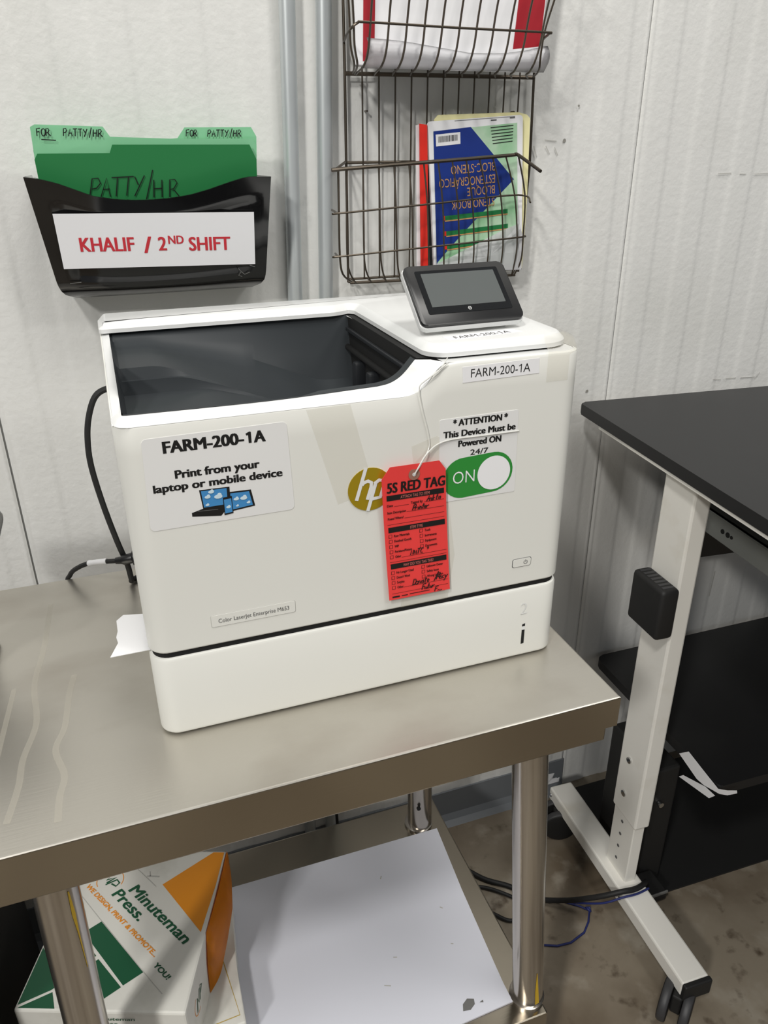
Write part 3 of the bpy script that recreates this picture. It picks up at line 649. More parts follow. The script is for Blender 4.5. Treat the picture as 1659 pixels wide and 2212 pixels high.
# ================================================================== CABLES behind the printer
bm = bmesh.new(); tube(bm, curve([(.02, .348, .311), (0, .36, .309), (-.019, .36, .300), (-.032, .36, .273), (-.039, .36, .24), (-.0405, .36, .2), (-.034, .36, .14), (-.024, .36, .08), (-.0155, .36, .04), (-.013, .362, .012), (-.010, .375, .005), (.03, .395, .005)]), .0042, 10); obj('power_cord', bm, 'rubber', bpy.data.objects['laser_printer'], True)
t = thing('network_cable', 'short black cable with a white wrapped marker, plugged in low on the printer', 'cord', (-.05, .37, .03))
bm = bmesh.new(); tube(bm, curve([(-.028, .352, .052), (-.045, .36, .050), (-.065, .375, .044), (-.085, .395, .030), (-.102, .418, .007), (-.11, .43, -.03), (-.11, .432, -.2)]), .0036, 10); obj('cord', bm, 'rubber', t, True)
bm = bmesh.new(); tube(bm, [(.004, .347, .055), (-.006, .348, .055), (-.007, .348, .055), (-.02, .35, .053), (-.022, .35, .053), (-.03, .353, .052)], [.011, .011, .008, .0075, .006, .005], 14); obj('plug', bm, 'black', t, True)
bm = bmesh.new(); c = curve([(-.043, .359, .0505), (-.056, .367, .0475), (-.069, .378, .042)], 8); tube(bm, c, [.0047 if k < 3 or k > 13 else .0043 for k in range(len(c))], 12); obj('marker_sleeve', bm, 'paper', t, True)
bm = bmesh.new(); tube(bm, curve([(.29, .45, .02), (.30, .45, -.3), (.31, .452, -.6), (.33, .46, -.86), (.42, .46, -.884)]), .0032, 8); obj('hanging_cord', bm, 'rubber', label='thin black cord hanging down behind the steel table', cat='cord')
# grey machine at the left edge of the picture
t = thing('grey_machine', 'rounded grey machine edge at the left border, beside the printer', 'machine', (-.2, .23, 0))
bm = bmesh.new(); prism(bm, [(x, .16, z) for x, z in roundpoly([(-.36, .155), (-.175, .150), (-.150, .176), (-.150, .205), (-.36, .215)], [.01, .012, .016, .02, .01])], (0, .11, 0)); bmesh.ops.bevel(bm, geom=list(bm.edges), offset=.004, segments=2, profile=.5, affect='EDGES'); obj('head', bm, 'grey', t, True)
bm = bmesh.new(); box(bm, -.235, -.195, .2, .24, .01, .156, 0, .004); box(bm, -.233, -.19, .17, .27, 0, .012, 0, .003); obj('stand', bm, 'grey', t)
# dark case on the floor, left of the cartons
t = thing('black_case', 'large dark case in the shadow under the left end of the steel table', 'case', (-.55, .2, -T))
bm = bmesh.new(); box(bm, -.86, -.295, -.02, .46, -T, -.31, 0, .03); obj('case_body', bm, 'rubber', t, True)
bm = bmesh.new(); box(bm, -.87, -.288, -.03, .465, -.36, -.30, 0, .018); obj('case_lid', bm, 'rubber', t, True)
# ================================================================== CONDUITS
for k, (xa, xb, lb) in enumerate(((.3135, .302, 'left one of two galvanised conduit pipes on the wall, by the black file pocket'), (.3665, .3535, 'right one of two galvanised conduit pipes on the wall, by the wire rack'))):
    dx = (xa-xb)/.41; X = lambda z: xb+dx*(z-.377)
    t = thing('conduit_pipe', lb, 'pipe', (X(0), WY-.013, -T), 'conduit pipes on the back wall')
    bm = bmesh.new(); tube(bm, [(X(2.39), WY-.0125, 2.39), (X(.377), WY-.0125, .377), (X(-.88), WY-.0125, -.88)], .0118, 24); obj('pipe', bm, 'galv', t, True)
    for z in (1.25, -.15):
        bm = bmesh.new(); box(bm, X(z)-.03, X(z)+.03, WY-.0015, WY, z-.01, z+.01); tube(bm, [(X(z), WY-.0125, z-.009), (X(z), WY-.0125, z+.009)], .0132, 24)
        obj('strap', bm, 'galv', t)
# ================================================================== FILE POCKET with folders
def pocket():
    t = thing('file_pocket', 'black plastic wall file pocket with a red-lettered paper sign', 'file pocket', (.1, .49, .41))
    fy = lambda z: .45+(.565-z)*.2
    topz = [(-.063, .569), (-.045, .5665), (-.025, .561), (.017, .544), (.045, .5395), (.070, .538), (.095, .538), (.119, .5395), (.145, .543), (.170, .549), (.20, .558), (.223, .564), (.24, .5645), (.259, .564)]
    xl = lambda z: interp([(.405, -.018), (.408, -.030), (.413, -.0385), (.42, -.0435), (.43, -.047), (.569, -.063)], z); xr = lambda z: interp([(.405, .222), (.408, .233), (.413, .2405), (.42, .245), (.43, .2475), (.569, .2595)], z)
    NX, NZ = 40, 24
    bm = bmesh.new(); g = []
    for i in range(NX+1):
        u = i/NX; xt = -.063+u*.322; zt = interp(topz, xt); col = []
        for j in range(NZ+1):
            v = j/NZ; z = .407+(zt-.407)*v; x = lerp(xl(z), xr(z), u); bow = -.004*math.sin(math.pi*u)
            y = fy(z)+bow
            if v < .12: y += .02*(1-v/.12)**2                       # rolls under at the bottom
            if .09 < u < .93 and .2 < v < .80: y += .0022             # shallow recessed panel
            col.append(bm.verts.new((x, y, z)))
        g.append(col)
    for i in range(NX):
        for j in range(NZ): bm.faces.new((g[i][j], g[i+1][j], g[i+1][j+1], g[i][j+1])).smooth = True
    # sides, floor and back
    for e in (0, NX):
        c = g[e]; bk = [bm.verts.new((v.co.x+(.004 if e == 0 else -.004), WY-.003, v.co.z)) for v in c]
        for j in range(NZ): bm.faces.new((c[j], c[j+1], bk[j+1], bk[j]))
    b0 = [g[i][0] for i in range(NX+1)]; b1 = [bm.verts.new((v.co.x, WY-.003, .406)) for v in b0]
    for i in range(NX): bm.faces.new((b0[i], b0[i+1], b1[i+1], b1[i]))
    bm.faces.new([bm.verts.new(p) for p in ((-.020, WY-.003, .406), (.222, WY-.003, .406), (.238, WY-.003, .414), (.25, WY-.003, .56), (-.055, WY-.003, .56), (-.038, WY-.003, .414))])
    bmesh.ops.remove_doubles(bm, verts=bm.verts, dist=.0001); bmesh.ops.recalc_face_normals(bm, faces=bm.faces); bmesh.ops.solidify(bm, geom=list(bm.faces), thickness=.0024)
    obj('pocket_body', bm, 'gloss', t, True)
    F = Flat((0, .45-.0058+.565*.2, 0), (1, 0, 0), (0, -.2, 1)); k = math.sqrt(1.04); q = lambda x, z: (x, z*k)
    F.slab([q(-.0345, .4520), q(.2305, .4450), q(.2315, .5180), q(-.0360, .5240)], 0, 0, .0004)
    sl = -.03
    for tx_, x, z, w, h in (('KHALIF', -.009, .4742, .0715, .0185), ('/', .0745, .4690, .0115, .0215), ('2', .0945, .4712, .0115, .0182), ('ND', .1085, .4795, .0215, .0112), ('SHIFT', .1365, .4690, .0590, .0185)): F.text(tx_, x, q(0, z)[1], w, h, 1, .026, .0007, 0, sl)
    obj('paper_sign', F.bm, ['paper', 'red_ink'], t)
    for pts in ([(.205, .44), (.209, .435), (.205, .43), (.21, .428)], [(.207, .437), (.214, .431), (.222, .434)], [(.222, .444), (.23, .441)], [(-.03, .432), (-.015, .433)]):
        F = Flat((0, .45-.0058+.565*.2, 0), (1, 0, 0), (0, -.2, 1)); F.line([q(*p) for p in pts], .0009, 0, .001); obj('scratch', F.bm, 'grey', t)
    FT = []
    def folder(name, label, y, front, ftab, seed, writing):
        random.seed(seed); ft = thing(name, label, 'folder', (.1, y, .42), 'green folders in the wall pocket')
        FT[:] = [ft.name]; bm = bmesh.new()
        for pts, yy, mi in ftab: prism(bm, [(x, yy, z) for x, z in pts], (0, .0009, 0), mi)
        lean(bm); c = obj('folder_card', bm, ['lgreen', 'fgreen'], ft)
        F = Flat((0, 0, 0), (1, 0, 0), (0, 0, 1)); writing(F); lean(F.bm); obj('handwriting', F.bm, ['ink'], ft)
    base = [(-.044, .425), (.236, .425)]
    def lean(b):
        for v in b.verts: v.co.y += max(-.004, (.60-v.co.z)*.17)
    back1 = base+[(.2445, .564), (.246, .605), (.240, .6125), (.139, .6125), (.051, .6155), (.0435, .6275), (-.039, .6300), (-.045, .627), (-.0465, .588)]
    front1 = base+[(.2435, .564), (.2435, .586), (.2345, .605), (.052, .606), (.0475, .596), (-.042, .596), (-.0465, .589)]
    def w1(F):
        F.O = V((0, .4720, 0)); x = F.hand('FOR', -.0385, .6165, .0085, .0013, 0, .001, .66); F.line([(-.034, .6125), (-.0165, .6115)], .0013, 0, .001)
        F.hand('PATTY/HR', -.0065, .6165, .0085, .0013, 0, .001, .72, .1, -.03)
        lean(F.bm); obj('tab_handwriting', F.bm, ['ink'], bpy.context.scene.objects[FT[0]]); F.bm = bmesh.new(); F.O = V((0, .4655, 0)); F.hand('PATTY', .014, .5415, .0235, .0014, 0, .001, .60, .2, .03); F.hand('/', .081, .5335, .033, .0014, 0, .001, .6); F.hand('HR', .098, .5395, .0225, .0014, 0, .001, .95, .05)
    folder('file_folder', 'dark green file folder with tab at left, in front inside the black wall pocket', .47, None, [(back1, .4735, 0), (front1, .4660, 1)], 2, w1)
    back2 = base+[(.2455, .575), (.2470, .615), (.2400, .6270), (.1490, .6265), (.1385, .6135), (-.0465, .6000)]
    def w2(F):
        F.O = V((0, .4762, 0)); F.hand('FOR', .1500, .6155, .0078, .0012, 0, .001, .66); F.hand('PATTY/HR', .1790, .6150, .0082, .0012, 0, .001, .72)
    folder('file_folder', 'pale green file folder with tab at right, behind the dark green one', .478, None, [(back2, .4775, 0)], 5, w2)
pocket(); random.seed(4)
# ================================================================== WIRE RACK
def rack():
    t = thing('wire_rack', 'bronze wire wall rack with two baskets holding papers', 'wire rack', (.55, WY-.012, .40))
    Y = .530; XL, XR = .396, .712
    bm = bmesh.new()
    tube(bm, [(XL+.001, Y, 1.05), (XL, Y, .70), (XL-.003, Y, .40)], .0022); tube(bm, [(XR-.002, Y, 1.05), (XR, Y, .70), (XR+.003, Y, .57), (XR-.006, Y, .40)], .0022)
    for z, r in ((1.05, .0022), (.699, .0030), (.579, .0022), (.405, .002)): tube(bm, [(XL, Y, z), (XR, Y, z)], r)
    for x in (.43, .68):
        for z in (1.0, .65): tube(bm, [(x, Y, z), (x, WY, z)], .0016, 6)
    obj('back_frame', bm, 'wire', t, True)
    bm = bmesh.new()
    for k in range(1, 12):
        x = lerp(XL, XR, k/12); tube(bm, [(x, Y-.002, 1.05), (x, Y-.002, .70), (x-.002, Y-.002, .405)], .0013, 6)
    obj('back_wires', bm, 'wire', t, True)
    # upper basket
    bm = bmesh.new(); x0, x1 = .3795, .668
    for k in range(11):
        u = k/10; pts = [(lerp(a0, a1, u), y, z) for a0, a1, y, z in ((.402, .668, .385, .87), (.398, .657, .407, .775), (.3945, .651, .410, .73), (.3915, .646, .4115, .711), (.390, .645, .418, .7025), (.392, .651, .435, .6985), (.397, .662, .465, .6972), (.413, .70, Y-.002, .698))]
        tube(bm, curve(pts, 5), .0015, 6)
    tube(bm, curve([(.358, .40, .87), (.3705, .421, .765), (.3745, .43, .725), (.384, .445, .703), (.405, .52, .699)], 5), .0015, 6); tube(bm, curve([(.3615, .395, .87), (.3745, .416, .765), (.378, .424, .725), (.386, .438, .703), (.408, .52, .698)], 5), .0015, 6)
    tube(bm, curve([(.70, .41, .87), (.673, .43, .765), (.668, .435, .725), (.675, .45, .703), (.705, .52, .699)], 5), .0015, 6)
    obj('basket_wires', bm, 'wire', t, True)
    bm = bmesh.new()
    for z, yf in ((.742, .410), (.87, .384)):
        s = (z-.742)/.13; xa = .374-.03*s; xb = .668+.04*s
        tube(bm, curve([(XL, Y, z-.003), (xa-.002, .43, z-.002), (xa+.005, yf+.002, z+.006), (xa+.02, yf, z+.007), (lerp(xa, xb, .5), yf, z+.005), (xb-.012, yf, z+.004), (xb-.001, yf+.005, z+.003), (xb+.006, .44, z), (XR, Y, z-.004)], 6), .0017, 8)
    obj('basket_hoops', bm, 'wire', t, True)
    # lower basket, bent and leaning
    rows = [((.351, .411, .573), (.646, .475, .587)), ((.354, .431, .514), (.670, .481, .5285)), ((.3585, .450, .4515), (.683, .487, .4625)), ((.366, .462, .425), (.684, .49, .43)), ((.381, .480, .4065), (.684, .500, .399))]
    bm = bmesh.new()
    for k in range(12):
        u = (k+.35)/11.6; pts = [V(a)*(1-u)+V(b)*u for a, b in rows]; pts.append(V((lerp(.39, .705, u), Y-.003, .404))); tube(bm, curve(pts, 4), .0013, 6)
    tube(bm, curve([(.3475, .415, .572), (.352, .433, .514), (.357, .452, .452), (.364, .463, .424), (.386, .49, .407), (.395, Y, .405)], 4), .0016, 6)
    tube(bm, curve([(.664, .478, .588), (.679, .475, .529), (.686, .484, .463), (.688, .49, .425), (.682, .5, .399)], 4), .0014, 6)
    obj('basket_wires', bm, 'wire', t, True)
    bm = bmesh.new(); tube(bm, [(.3935, Y, .580), (.341, .4105, .572), (.3395, .41, .572)], .0020, 8); tube(bm, curve([(.340, .410, .572), (.351, .411, .573), (.50, .443, .580), (.646, .475, .587), (.6575, .4765, .5885), (.664, .473, .586), (.673, .420, .565)], 5), .0027, 8); obj('basket_rim', bm, 'wire', t, True)
    bm = bmesh.new()
    for i, end in ((1, (.681, .459, .518)), (2, (.69, .51, .462))):
        a, b = V(rows[i][0]), V(rows[i][1]); st = (.352, .47, a.z+.002) if i == 1 else (.358, .48, a.z+.001)
        tube(bm, curve([st, a-V((.003, -.006, 0)), a, a*.5+b*.5, b, V(end)], 5), .0016, 6)
    a, b = V(rows[4][0]), V(rows[4][1]); tube(bm, [a, b], .0018, 6); tube(bm, [(.384, .50, .405), (.684, .512, .398)], .0016, 6)
    obj('basket_hoops', bm, 'wire', t, True)
rack()
# ---- contents of the upper basket
bm = bmesh.new(); prism(bm, [(x, .470, z) for x, z in [(.394, .704), (.686, .704), (.70, .93), (.394, .93)]], (0, .012, 0)); bmesh.ops.bevel(bm, geom=list(bm.edges), offset=.0015, segments=1, affect='EDGES')
F = Flat((0, .470, 0), (1, 0, 0), (0, 0, 1), bm)
F.poly([(.4045, .71), (.4215, .71), (.4285, .929), (.411, .929)], 1, .0004); F.poly([(.638, .71), (.6835, .71), (.697, .929), (.656, .929)], 1, .0004)
obj('red_bordered_binder', bm, ['paper', 'redcard'], label='white binder with crimson side bands in the upper basket', cat='binder')
bm = bmesh.new(); g = []
tp = [(.4015, .7365), (.44, .735), (.50, .7295), (.56, .722), (.62, .7235), (.655, .728), (.684, .7345)]
for i in range(25):
    x = lerp(.4, .69, i/24); z1 = interp(tp, x); col = []
    for j in range(7):
        v = j/6; z = lerp(.7005, z1, v); col.append(bm.verts.new((x+(.004*v if i == 0 else 0), .4615-.024*math.sin(math.pi*min(v*.85, 1))*(1-.35*i/24)+.002*math.sin(i*.9), z)))
    g.append(col)
for i in range(24):
    for j in range(6): bm.faces.new((g[i][j], g[i+1][j], g[i+1][j+1], g[i][j+1])).smooth = True
bmesh.ops.solidify(bm, geom=list(bm.faces), thickness=.0006); obj('folded_sheet', bm, 'paper', label='curled white sheet along the bottom of the upper basket', cat='paper')
bm = bmesh.new(); prism(bm, [(.52, .4655, .7135), (.60, .4665, .716), (.688, .4665, .718), (.693, .4665, .707), (.69, .4665, .7005), (.53, .4655, .7005)], (0, .0012, 0))
prism(bm, [(.56, .4625, .722), (.684, .4625, .7345), (.6815, .4625, .708), (.60, .4625, .712)], (0, .0012, 0)); obj('crumpled_sheet', bm, 'paper', label='second white sheet tucked under the binder at right of the upper basket', cat='paper')
# ---- contents of the lower basket
def steno():
    t = thing('steno_book', 'upside-down blue and green notebook in the lower wire basket', 'notebook', (.61, .5, .415))
    Yb = .4965; TL, TR, BR, BL = (.516, .635), (.678, .645), (.694, .410), (.532, .4125)
    bm = bmesh.new(); out = roundpoly([BL, BR, TR, TL], [.001, .001, .006, .006]); prism(bm, [(x, Yb, z) for x, z in out], (0, .006, 0)); bk = obj('pages', bm, 'paper', t)
    F = Flat((0, Yb, 0), (1, 0, 0), (0, 0, 1))
    F.poly([(.525, .621), (.588, .6270), (.668, .6335), (.6685, .6345), (.681, .4750), (.683, .414), (.5365, .414)], 0, .0004)
    F.poly([(.525, .6215), (.588, .6275), (.6685, .5515), (.584, .475), (.556, .448), (.5365, .428), (.5360, .414)], 1, .0007)
    for (x0, z0, x1, z1) in ((.548, .4925, .6605, .5000), (.551, .4690, .6625, .4770), (.5530, .4480, .6300, .4545)):
        F.poly([(x0, z0), (x1, z1), (x1-.0005, z1+.0068), (x0-.0005, z0+.0068)], 2, .0010); F.line([(x0, z0-.001), (x1, z1-.001)], .0018, 3, .0011); F.poly([(x0-.004, z0), (x0, z0), (x0-.0005, z0+.007), (x0-.0045, z0+.007)], 4, .0012)
    F.slab([(.530, .6005), (.571, .6040), (.5700, .6205), (.5288, .6170)], 5, .0008, .0011)
    random.seed(8); x = .5335
    while x < .566:
        wd = random.choice((.0006, .0009, .0014)); z = .6058+(x-.5335)*.09; F.poly([(x, z), (x+wd, z), (x+wd-.0004, z+.0085), (x-.0004, z+.0085)], 6, .0013); x += wd+random.choice((.0006, .001))
    u = V((-.162, 0, -.010)).normalized(); v = V((.016, 0, -.209)).normalized(); p0 = V((0, Yb, 0))
    G = Flat((0, Yb, 0), u, v, F.bm)
    def tx(s, X, Z, w, h, mi=3, b=.0):
        q = V((X, Yb, Z))-V((0, Yb, 0)); a, c = q.dot(G.ux), q.dot(G.uy); uu = G.ux.dot(G.uy); a2 = (a-uu*c)/(1-uu*uu); c2 = (c-uu*a)/(1-uu*uu); G.text(s, a2, c2, w, h, mi, b, .0012)
    G.n = V((0, -1, 0))
    tx('BLOC-STENO', .6325, .5775, .077, .0125); tx('ESTENOGR\u00c1FICO', .6335, .5595, .098, .0125); tx('BLOQUE', .634, .5435, .049, .0125); tx('STENO BOOK', .6345, .5255, .077, .0125)
    for k in range(6): F.line([(.622+k*.001, .6265-k*.0045), (.662, .6300-k*.0045)], .0011, 6, .0009)
    F.line([(.56, .636), (.61, .6392), (.664, .6425)], .0005, 7, .0006); F.line([(.622, .637), (.632, .6376)], .0016, 7, .0006); F.line([(.655, .6405), (.664, .641)], .0016, 7, .0006)
    obj('printed_cover', F.bm, ['cover', 'navy', 'dgreen', 'copper', 'red', 'paper', 'ink', 'grey_ink'], t, norm=False)
steno(); random.seed(4)
bm = bmesh.new()
for k, (dx, dz, y) in enumerate(((0, 0, .5045), (.001, -.001, .5075), (.003, .0005, .5105))): prism(bm, [(x+dx, y, z+dz) for x, z in [(.541, .412), (.699, .410), (.7, .52), (.696, .64), (.690, .645), (.674, .6485), (.536, .644), (.530, .638)]], (0, .002, 0))
obj('paper_pad', bm, 'yellowpad', label='pale yellow paper pad behind the upside-down notebook', cat='paper pad')
t = thing('red_folder', 'narrow red folder standing left of the notebook in the lower basket', 'folder', (.515, .505, .42))
bm = bmesh.new(); prism(bm, [(.5035, .4985, .632), (.5145, .4955, .6305), (.5215, .4955, .414), (.509, .4985, .414)], (0, .003, 0)); obj('red_cover', bm, 'red', t)
bm = bmesh.new(); prism(bm, [(.4995, .503, .630), (.5095, .503, .632), (.513, .503, .414), (.5035, .503, .414)], (0, .003, 0)); obj('pages', bm, 'paper', t)
bm = bmesh.new(); prism(bm, [(.513, .5035, .56), (.533, .5035, .60), (.536, .5035, .414), (.519, .5035, .414)], (0, .001, 0)); obj('black_backing', bm, 'black', t)
bm = bmesh.new(); P = [(.5335, .4135), (.5345, .4265), (.56, .437), (.61, .4565), (.65, .474), (.683, .4840), (.684, .475), (.690, .466), (.688, .44), (.692, .409)]
b = bmesh.new(); vs = [b.verts.new((x, .4915+(.002 if i % 2 else 0), z)) for i, (x, z) in enumerate(P)]; cn = b.verts.new((.63, .4895, .435)); cn2 = b.verts.new((.6, .4925, .448))
for i in range(len(vs)): b.faces.new((vs[i], vs[(i+1) % len(vs)], cn))
b.verts.remove(cn2); bmesh.ops.solidify(b, geom=list(b.faces), thickness=.0006); join(bm, b)
obj('crumpled_sheet', bm, 'paper', label='crumpled white sheet in front of the notebook in the lower basket', cat='paper')
# ================================================================== STANDING DESK
def desk():
    t = thing('standing_desk', 'tall standing desk with black top and white caster leg, right of the table', 'desk', (.87, .2, -T))
    R_ = rot(.846, .508, -5.6)
    bm = bmesh.new(); P = roundpoly([(0, -1.2), (0, 0), (1.5, 0), (1.5, -1.2)], [.012, .012, .012, .012])
    prism(bm, [R_(V((x, y, .131))) for x, y in P], (0, 0, .021)); bmesh.ops.bevel(bm, geom=list(bm.edges), offset=.003, segments=2, profile=.5, affect='EDGES')
    obj('desktop', bm, 'desktop', t)
    bm = bmesh.new(); box(bm, .004, .046, -1.0, -.075, .1225, .1308, 0, .001, R_)
    obj('side_bracket', bm, 'deskwhite', t)
    C_ = rot(.8445, .201, -3)
    bm = bmesh.new(); box(bm, 0, .034, -.040, .040, -.628, .124, 0, .004, C_)
    up = obj('column_sleeve', bm, 'deskwhite', t)
    for z in (-.487, -.573):
        bm = bmesh.new(); c = C_(V((0, .008, z))); tube(bm, [c+V((.002, 0, 0)), c-V((.0035, 0, 0)), c-V((.004, 0, 0))], [.0066, .0066, .003], 12); obj('bolt', bm, 'chrome', up, True)
    bm = bmesh.new(); box(bm, .004, .029, -.034, .036, -.785, -.6, 0, .002, C_); low = obj('inner_column', bm, 'deskwhite', t)
    for k in range(4):
        bm = bmesh.new(); c = C_(V((.0035, .004, -.648-.034*k))); tube(bm, [c, c-V((.0006, 0, 0))], .0036, 10); obj('adjustment_hole', bm, 'grey_ink', low)
    B_ = rot(.8405, .2, -2.4)
    bm = bmesh.new(); box(bm, -.012, .045, -.252, .252, -.818, -.783, 0, .004, B_); obj('foot_bar', bm, 'deskwhite', t)
    bm = bmesh.new(); box(bm, -.013, .046, -.262, -.251, -.820, -.782, 0, .003, B_); obj('end_cap', bm, 'rubber', t)
    bm = bmesh.new(); c = B_(V((-.0125, .243, -.80))); tube(bm, [c, c-V((.002, 0, 0))], .005, 12); obj('foot_bolt', bm, 'chrome', t); bm = bmesh.new(); c = B_(V((-.0125, -.05, -.80))); tube(bm, [c, c-V((.0012, 0, 0))], .004, 12); obj('foot_bolt', bm, 'chrome', t)
    for (y, ang, hy, WR) in ((-.224, 127, .034, .040), (.205, 70, .024, .040)):
        p = B_(V((.0165, y, 0))); Q = rot(p.x, p.y, ang)
        bm = bmesh.new(); box(bm, -.0095, .0095, -.010, hy+.012, -.862, -.8175, 0, .003, Q); tube(bm, [(p.x, p.y, -.83), (p.x, p.y, -.815)], .008, 12)
        ca = obj('caster', bm, 'rubber', t)
        prof = [(a, r*WR/.0345) for a, r in [(.0105, .031), (.0115, .0335), (.0165, .0345), (.0225, .0345), (.0265, .033), (.028, .029), (.0285, .008)]]
        for s in (-1, 1):
            bm = bmesh.new(); vv = lambda a, r, k: Q(V((s*a, hy+r*math.cos(6.2832*k/28), -T+WR+r*math.sin(6.2832*k/28))))
            for i in range(len(prof)-1):
                (a0, r0), (a1, r1) = prof[i], prof[i+1]
                for k in range(28):
                    f = bm.faces.new([bm.verts.new(vv(a0, r0, k)), bm.verts.new(vv(a0, r0, k+1)), bm.verts.new(vv(a1, r1, k+1)), bm.verts.new(vv(a1, r1, k))]); f.smooth = True; f.material_index = 1 if 1 <= i < 4 else 0
            for a, r in (prof[0], prof[-1]): bm.faces.new([bm.verts.new(vv(a, r, k)) for k in range(28)])
            bmesh.ops.remove_doubles(bm, verts=bm.verts, dist=.00005); obj('wheel', bm, ['rubber', 'tread'], ca)
    # frame rail and the black cable tray under the top
    bm = bmesh.new(); box(bm, .142, .150, -1.0, -.185, -.027, .017, 0, .0015, R_); box(bm, .142, .165, -1.0, -.185, .013, .017, 0, .001, R_); rl = obj('frame_rail', bm, 'rail', t)
    for y, a in ((-.289, .0045), (-.303, .005), (-.313, .0032)):
        bm = bmesh.new(); c = R_(V((.1418, y, -.005))); tube(bm, [c, c-V((.0006, 0, 0))], a, 12); obj('rail_hole', bm, 'core', rl)
    bm = bmesh.new(); box(bm, .166, 1.3, -1.0, -.31, .0, .122, 0, .003, R_); obj('cable_tray', bm, 'black', t)
    bm = bmesh.new(); box(bm, .2, 1.25, -.035, -.024, -.215, .118, 0, .002, R_); obj('modesty_panel', bm, 'black', t)
    bm = bmesh.new(); box(bm, 1.4, 1.434, -.35, -.27, -T, .125, 0, .004, R_); obj('column_sleeve', bm, 'deskwhite', t)
    # control box
    K_ = rot(.8445, .1965, -3)
    return t
desk()
t = thing('power_adapter', 'black vented power brick stuck on the white desk leg', 'power adapter', (.826, .195, -.165))
K_ = rot(.8435, .196, -3)
bm = bmesh.new(); b = bmesh.new(); bmesh.ops.create_cube(b, size=1)
for v in b.verts: v.co = V((-.018+v.co.x*.036, v.co.y*.088, -.1155+v.co.z*.098))
bmesh.ops.bevel(b, geom=[e for e in b.edges], offset=.008, segments=3, profile=.5, affect='EDGES'); join(bm, b, 0, K_); br = obj('case', bm, 'rubber', t, True)
for k in range(7): bm = bmesh.new(); box(bm, -.028, -.006, -.034+k*.0105, -.028+k*.0105, -.067, -.0661, 0, 0, K_); obj('vent_slot', bm, 'tread', br)
# ---- low table, mat and clutter under the desk
t = thing('low_table', 'low black table top under the standing desk by the wall', 'table', (1.3, .3, -T))
bm = bmesh.new(); P = roundpoly([(.963, .095), (.978, .527), (1.85, .515), (1.85, .06)], [.008, .02, .01, .008]); prism(bm, [(x, y, -.512) for x, y in P], (0, 0, .022)); bmesh.ops.bevel(bm, geom=list(bm.edges), offset=.002, segments=2, profile=.5, affect='EDGES'); obj('table_top', bm, 'desktop', t)
for x, y in ((1.3, .46), (1.78, .46), (1.78, .14), (1.3, .17)):
    bm = bmesh.new(); box(bm, x-.018, x+.018, y-.018, y+.018, -T+.0035, -.511, 0, .002); obj('leg', bm, 'black', t)
bm = bmesh.new(); prism(bm, [(x, y, -T) for x, y in roundpoly([(.905, .515), (.9, .185), (1.9, .155), (1.9, .508)], .008)], (0, 0, .0045)); obj('floor_mat', bm, 'rubber', label='black rubber mat on the floor under the desk', cat='mat')
t = thing('black_tower', 'slim black upright case with a metal latch, behind the desk leg', 'equipment case', (.96, .28, -T+.0045))
bm = bmesh.new(); box(bm, .925, .985, .215, .37, -T+.0046, -.55, 0, .006); obj('case', bm, 'rubber', t)
bm = bmesh.new(); tube(bm, [(.944, .214, -.640), (.944, .206, -.640)], .006, 14); obj('latch', bm, 'chrome', t, True)
bm = bmesh.new(); box(bm, .915, .955, .155, .214, -.862, -.84, 0, .003); box(bm, .914, .956, .1535, .157, -.845, -.838, 1, .001); obj('pedal', bm, ['rubber', 'grey'], t)
bm = bmesh.new(); prism(bm, [(.94, .3, -.5495), (.958, .29, -.5495), (.963, .3, -.5495), (.95, .325, -.5495)], (0, 0, .001)); obj('yellow_sticker', bm, 'yellow', t)
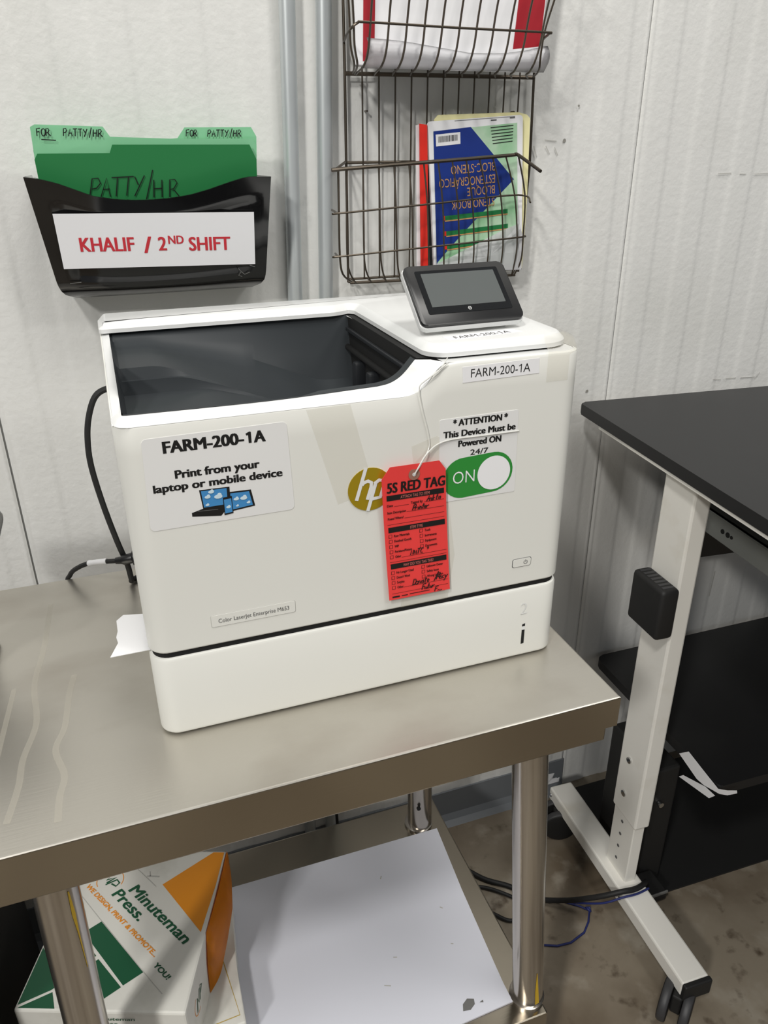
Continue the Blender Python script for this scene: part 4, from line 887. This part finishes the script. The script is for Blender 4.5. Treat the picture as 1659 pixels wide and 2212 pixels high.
# torn paper strips stuck to the low table's left edge
bm = bmesh.new(); ex = lambda y: .9612+(y-.095)*.033
for k, P in enumerate(([(.208, -.507), (.185, -.482), (.14, -.489), (.096, -.495), (.075, -.479), (.055, -.460), (.053, -.465), (.072, -.488), (.09, -.502), (.13, -.518), (.15, -.521)], [(.185, -.543), (.195, -.556), (.11, -.532), (.098, -.514), (.125, -.517)])):
    prism(bm, [(ex(y)-.0012*k, y, z) for y, z in P], (-.0007, 0, 0))
obj('paper_scrap', bm, 'paper', label="torn white paper strips stuck on the low black table's left edge", cat='paper scrap')
bm = bmesh.new(); prism(bm, [(.884, WY-.002, -.802), (.93, WY-.002, -.806), (.925, WY-.002, -.84), (.921, WY-.008, -.868), (.884, WY-.008, -.868)], (0, .0012, 0)); obj('wall_paper_scrap', bm, 'paper', label='white paper scrap against the wall behind the desk foot bar', cat='paper scrap')
# cables and twine on the floor
bm = bmesh.new(); z = -T+.006
tube(bm, curve([(.42, .43, z), (.50, .42, z), (.572, .40, z), (.62, .345, z), (.663, .31, z), (.70, .265, z), (.745, .215, -.85), (.785, .168, -.80), (.822, .147, -.7765), (.855, .143, -.7765), (.882, .150, -.782), (.90, .165, -.80)]), .0055, 10); obj('floor_cable', bm, 'rubber', label='thick black cable running across the foot bar of the desk', cat='cable')
bm = bmesh.new(); tube(bm, curve([(.56, .33, z), (.59, .335, z), (.625, .315, z), (.665, .27, z), (.66, .235, z), (.625, .235, z), (.6, .26, z), (.57, .30, z)]), .004, 8); obj('floor_cable', bm, 'rubber', label='looped black cable on the floor beneath the table shelf', cat='cable')
bm = bmesh.new(); tube(bm, curve([(.52, .07, z), (.56, .04, z), (.60, -.02, z), (.62, -.1, z)]), .004, 8); obj('floor_cable', bm, 'rubber', label='black cable on the floor beside the front right table leg', cat='cable')
bm = bmesh.new(); z = -T+.003
tube(bm, [(.725, .248, z), (.738, .2475, z), (.755, .240, z), (.785, .215, z), (.797, .200, z), (.78, .178, z), (.758, .160, z), (.72, .150, z), (.69, .153, z), (.662, .165, z)], .0022, 8)
tube(bm, [(.797, .197, z), (.80, .205, z+.003), (.793, .207, z+.004), (.797, .197, z+.002)], .0028, 8); obj('blue_twine', bm, 'blue', label='blue twine loop on the concrete floor between table leg and foot bar', cat='twine')
bm = bmesh.new(); tube(bm, curve([(.72, .26, z), (.745, .235, z+.01), (.785, .16, -.81), (.822, .137, -.7805), (.855, .134, -.7800), (.885, .138, -.7815)]), .0022, 8); obj('blue_twine', bm, 'blue', label='blue twine wrapped with the cable over the desk foot bar', cat='twine')
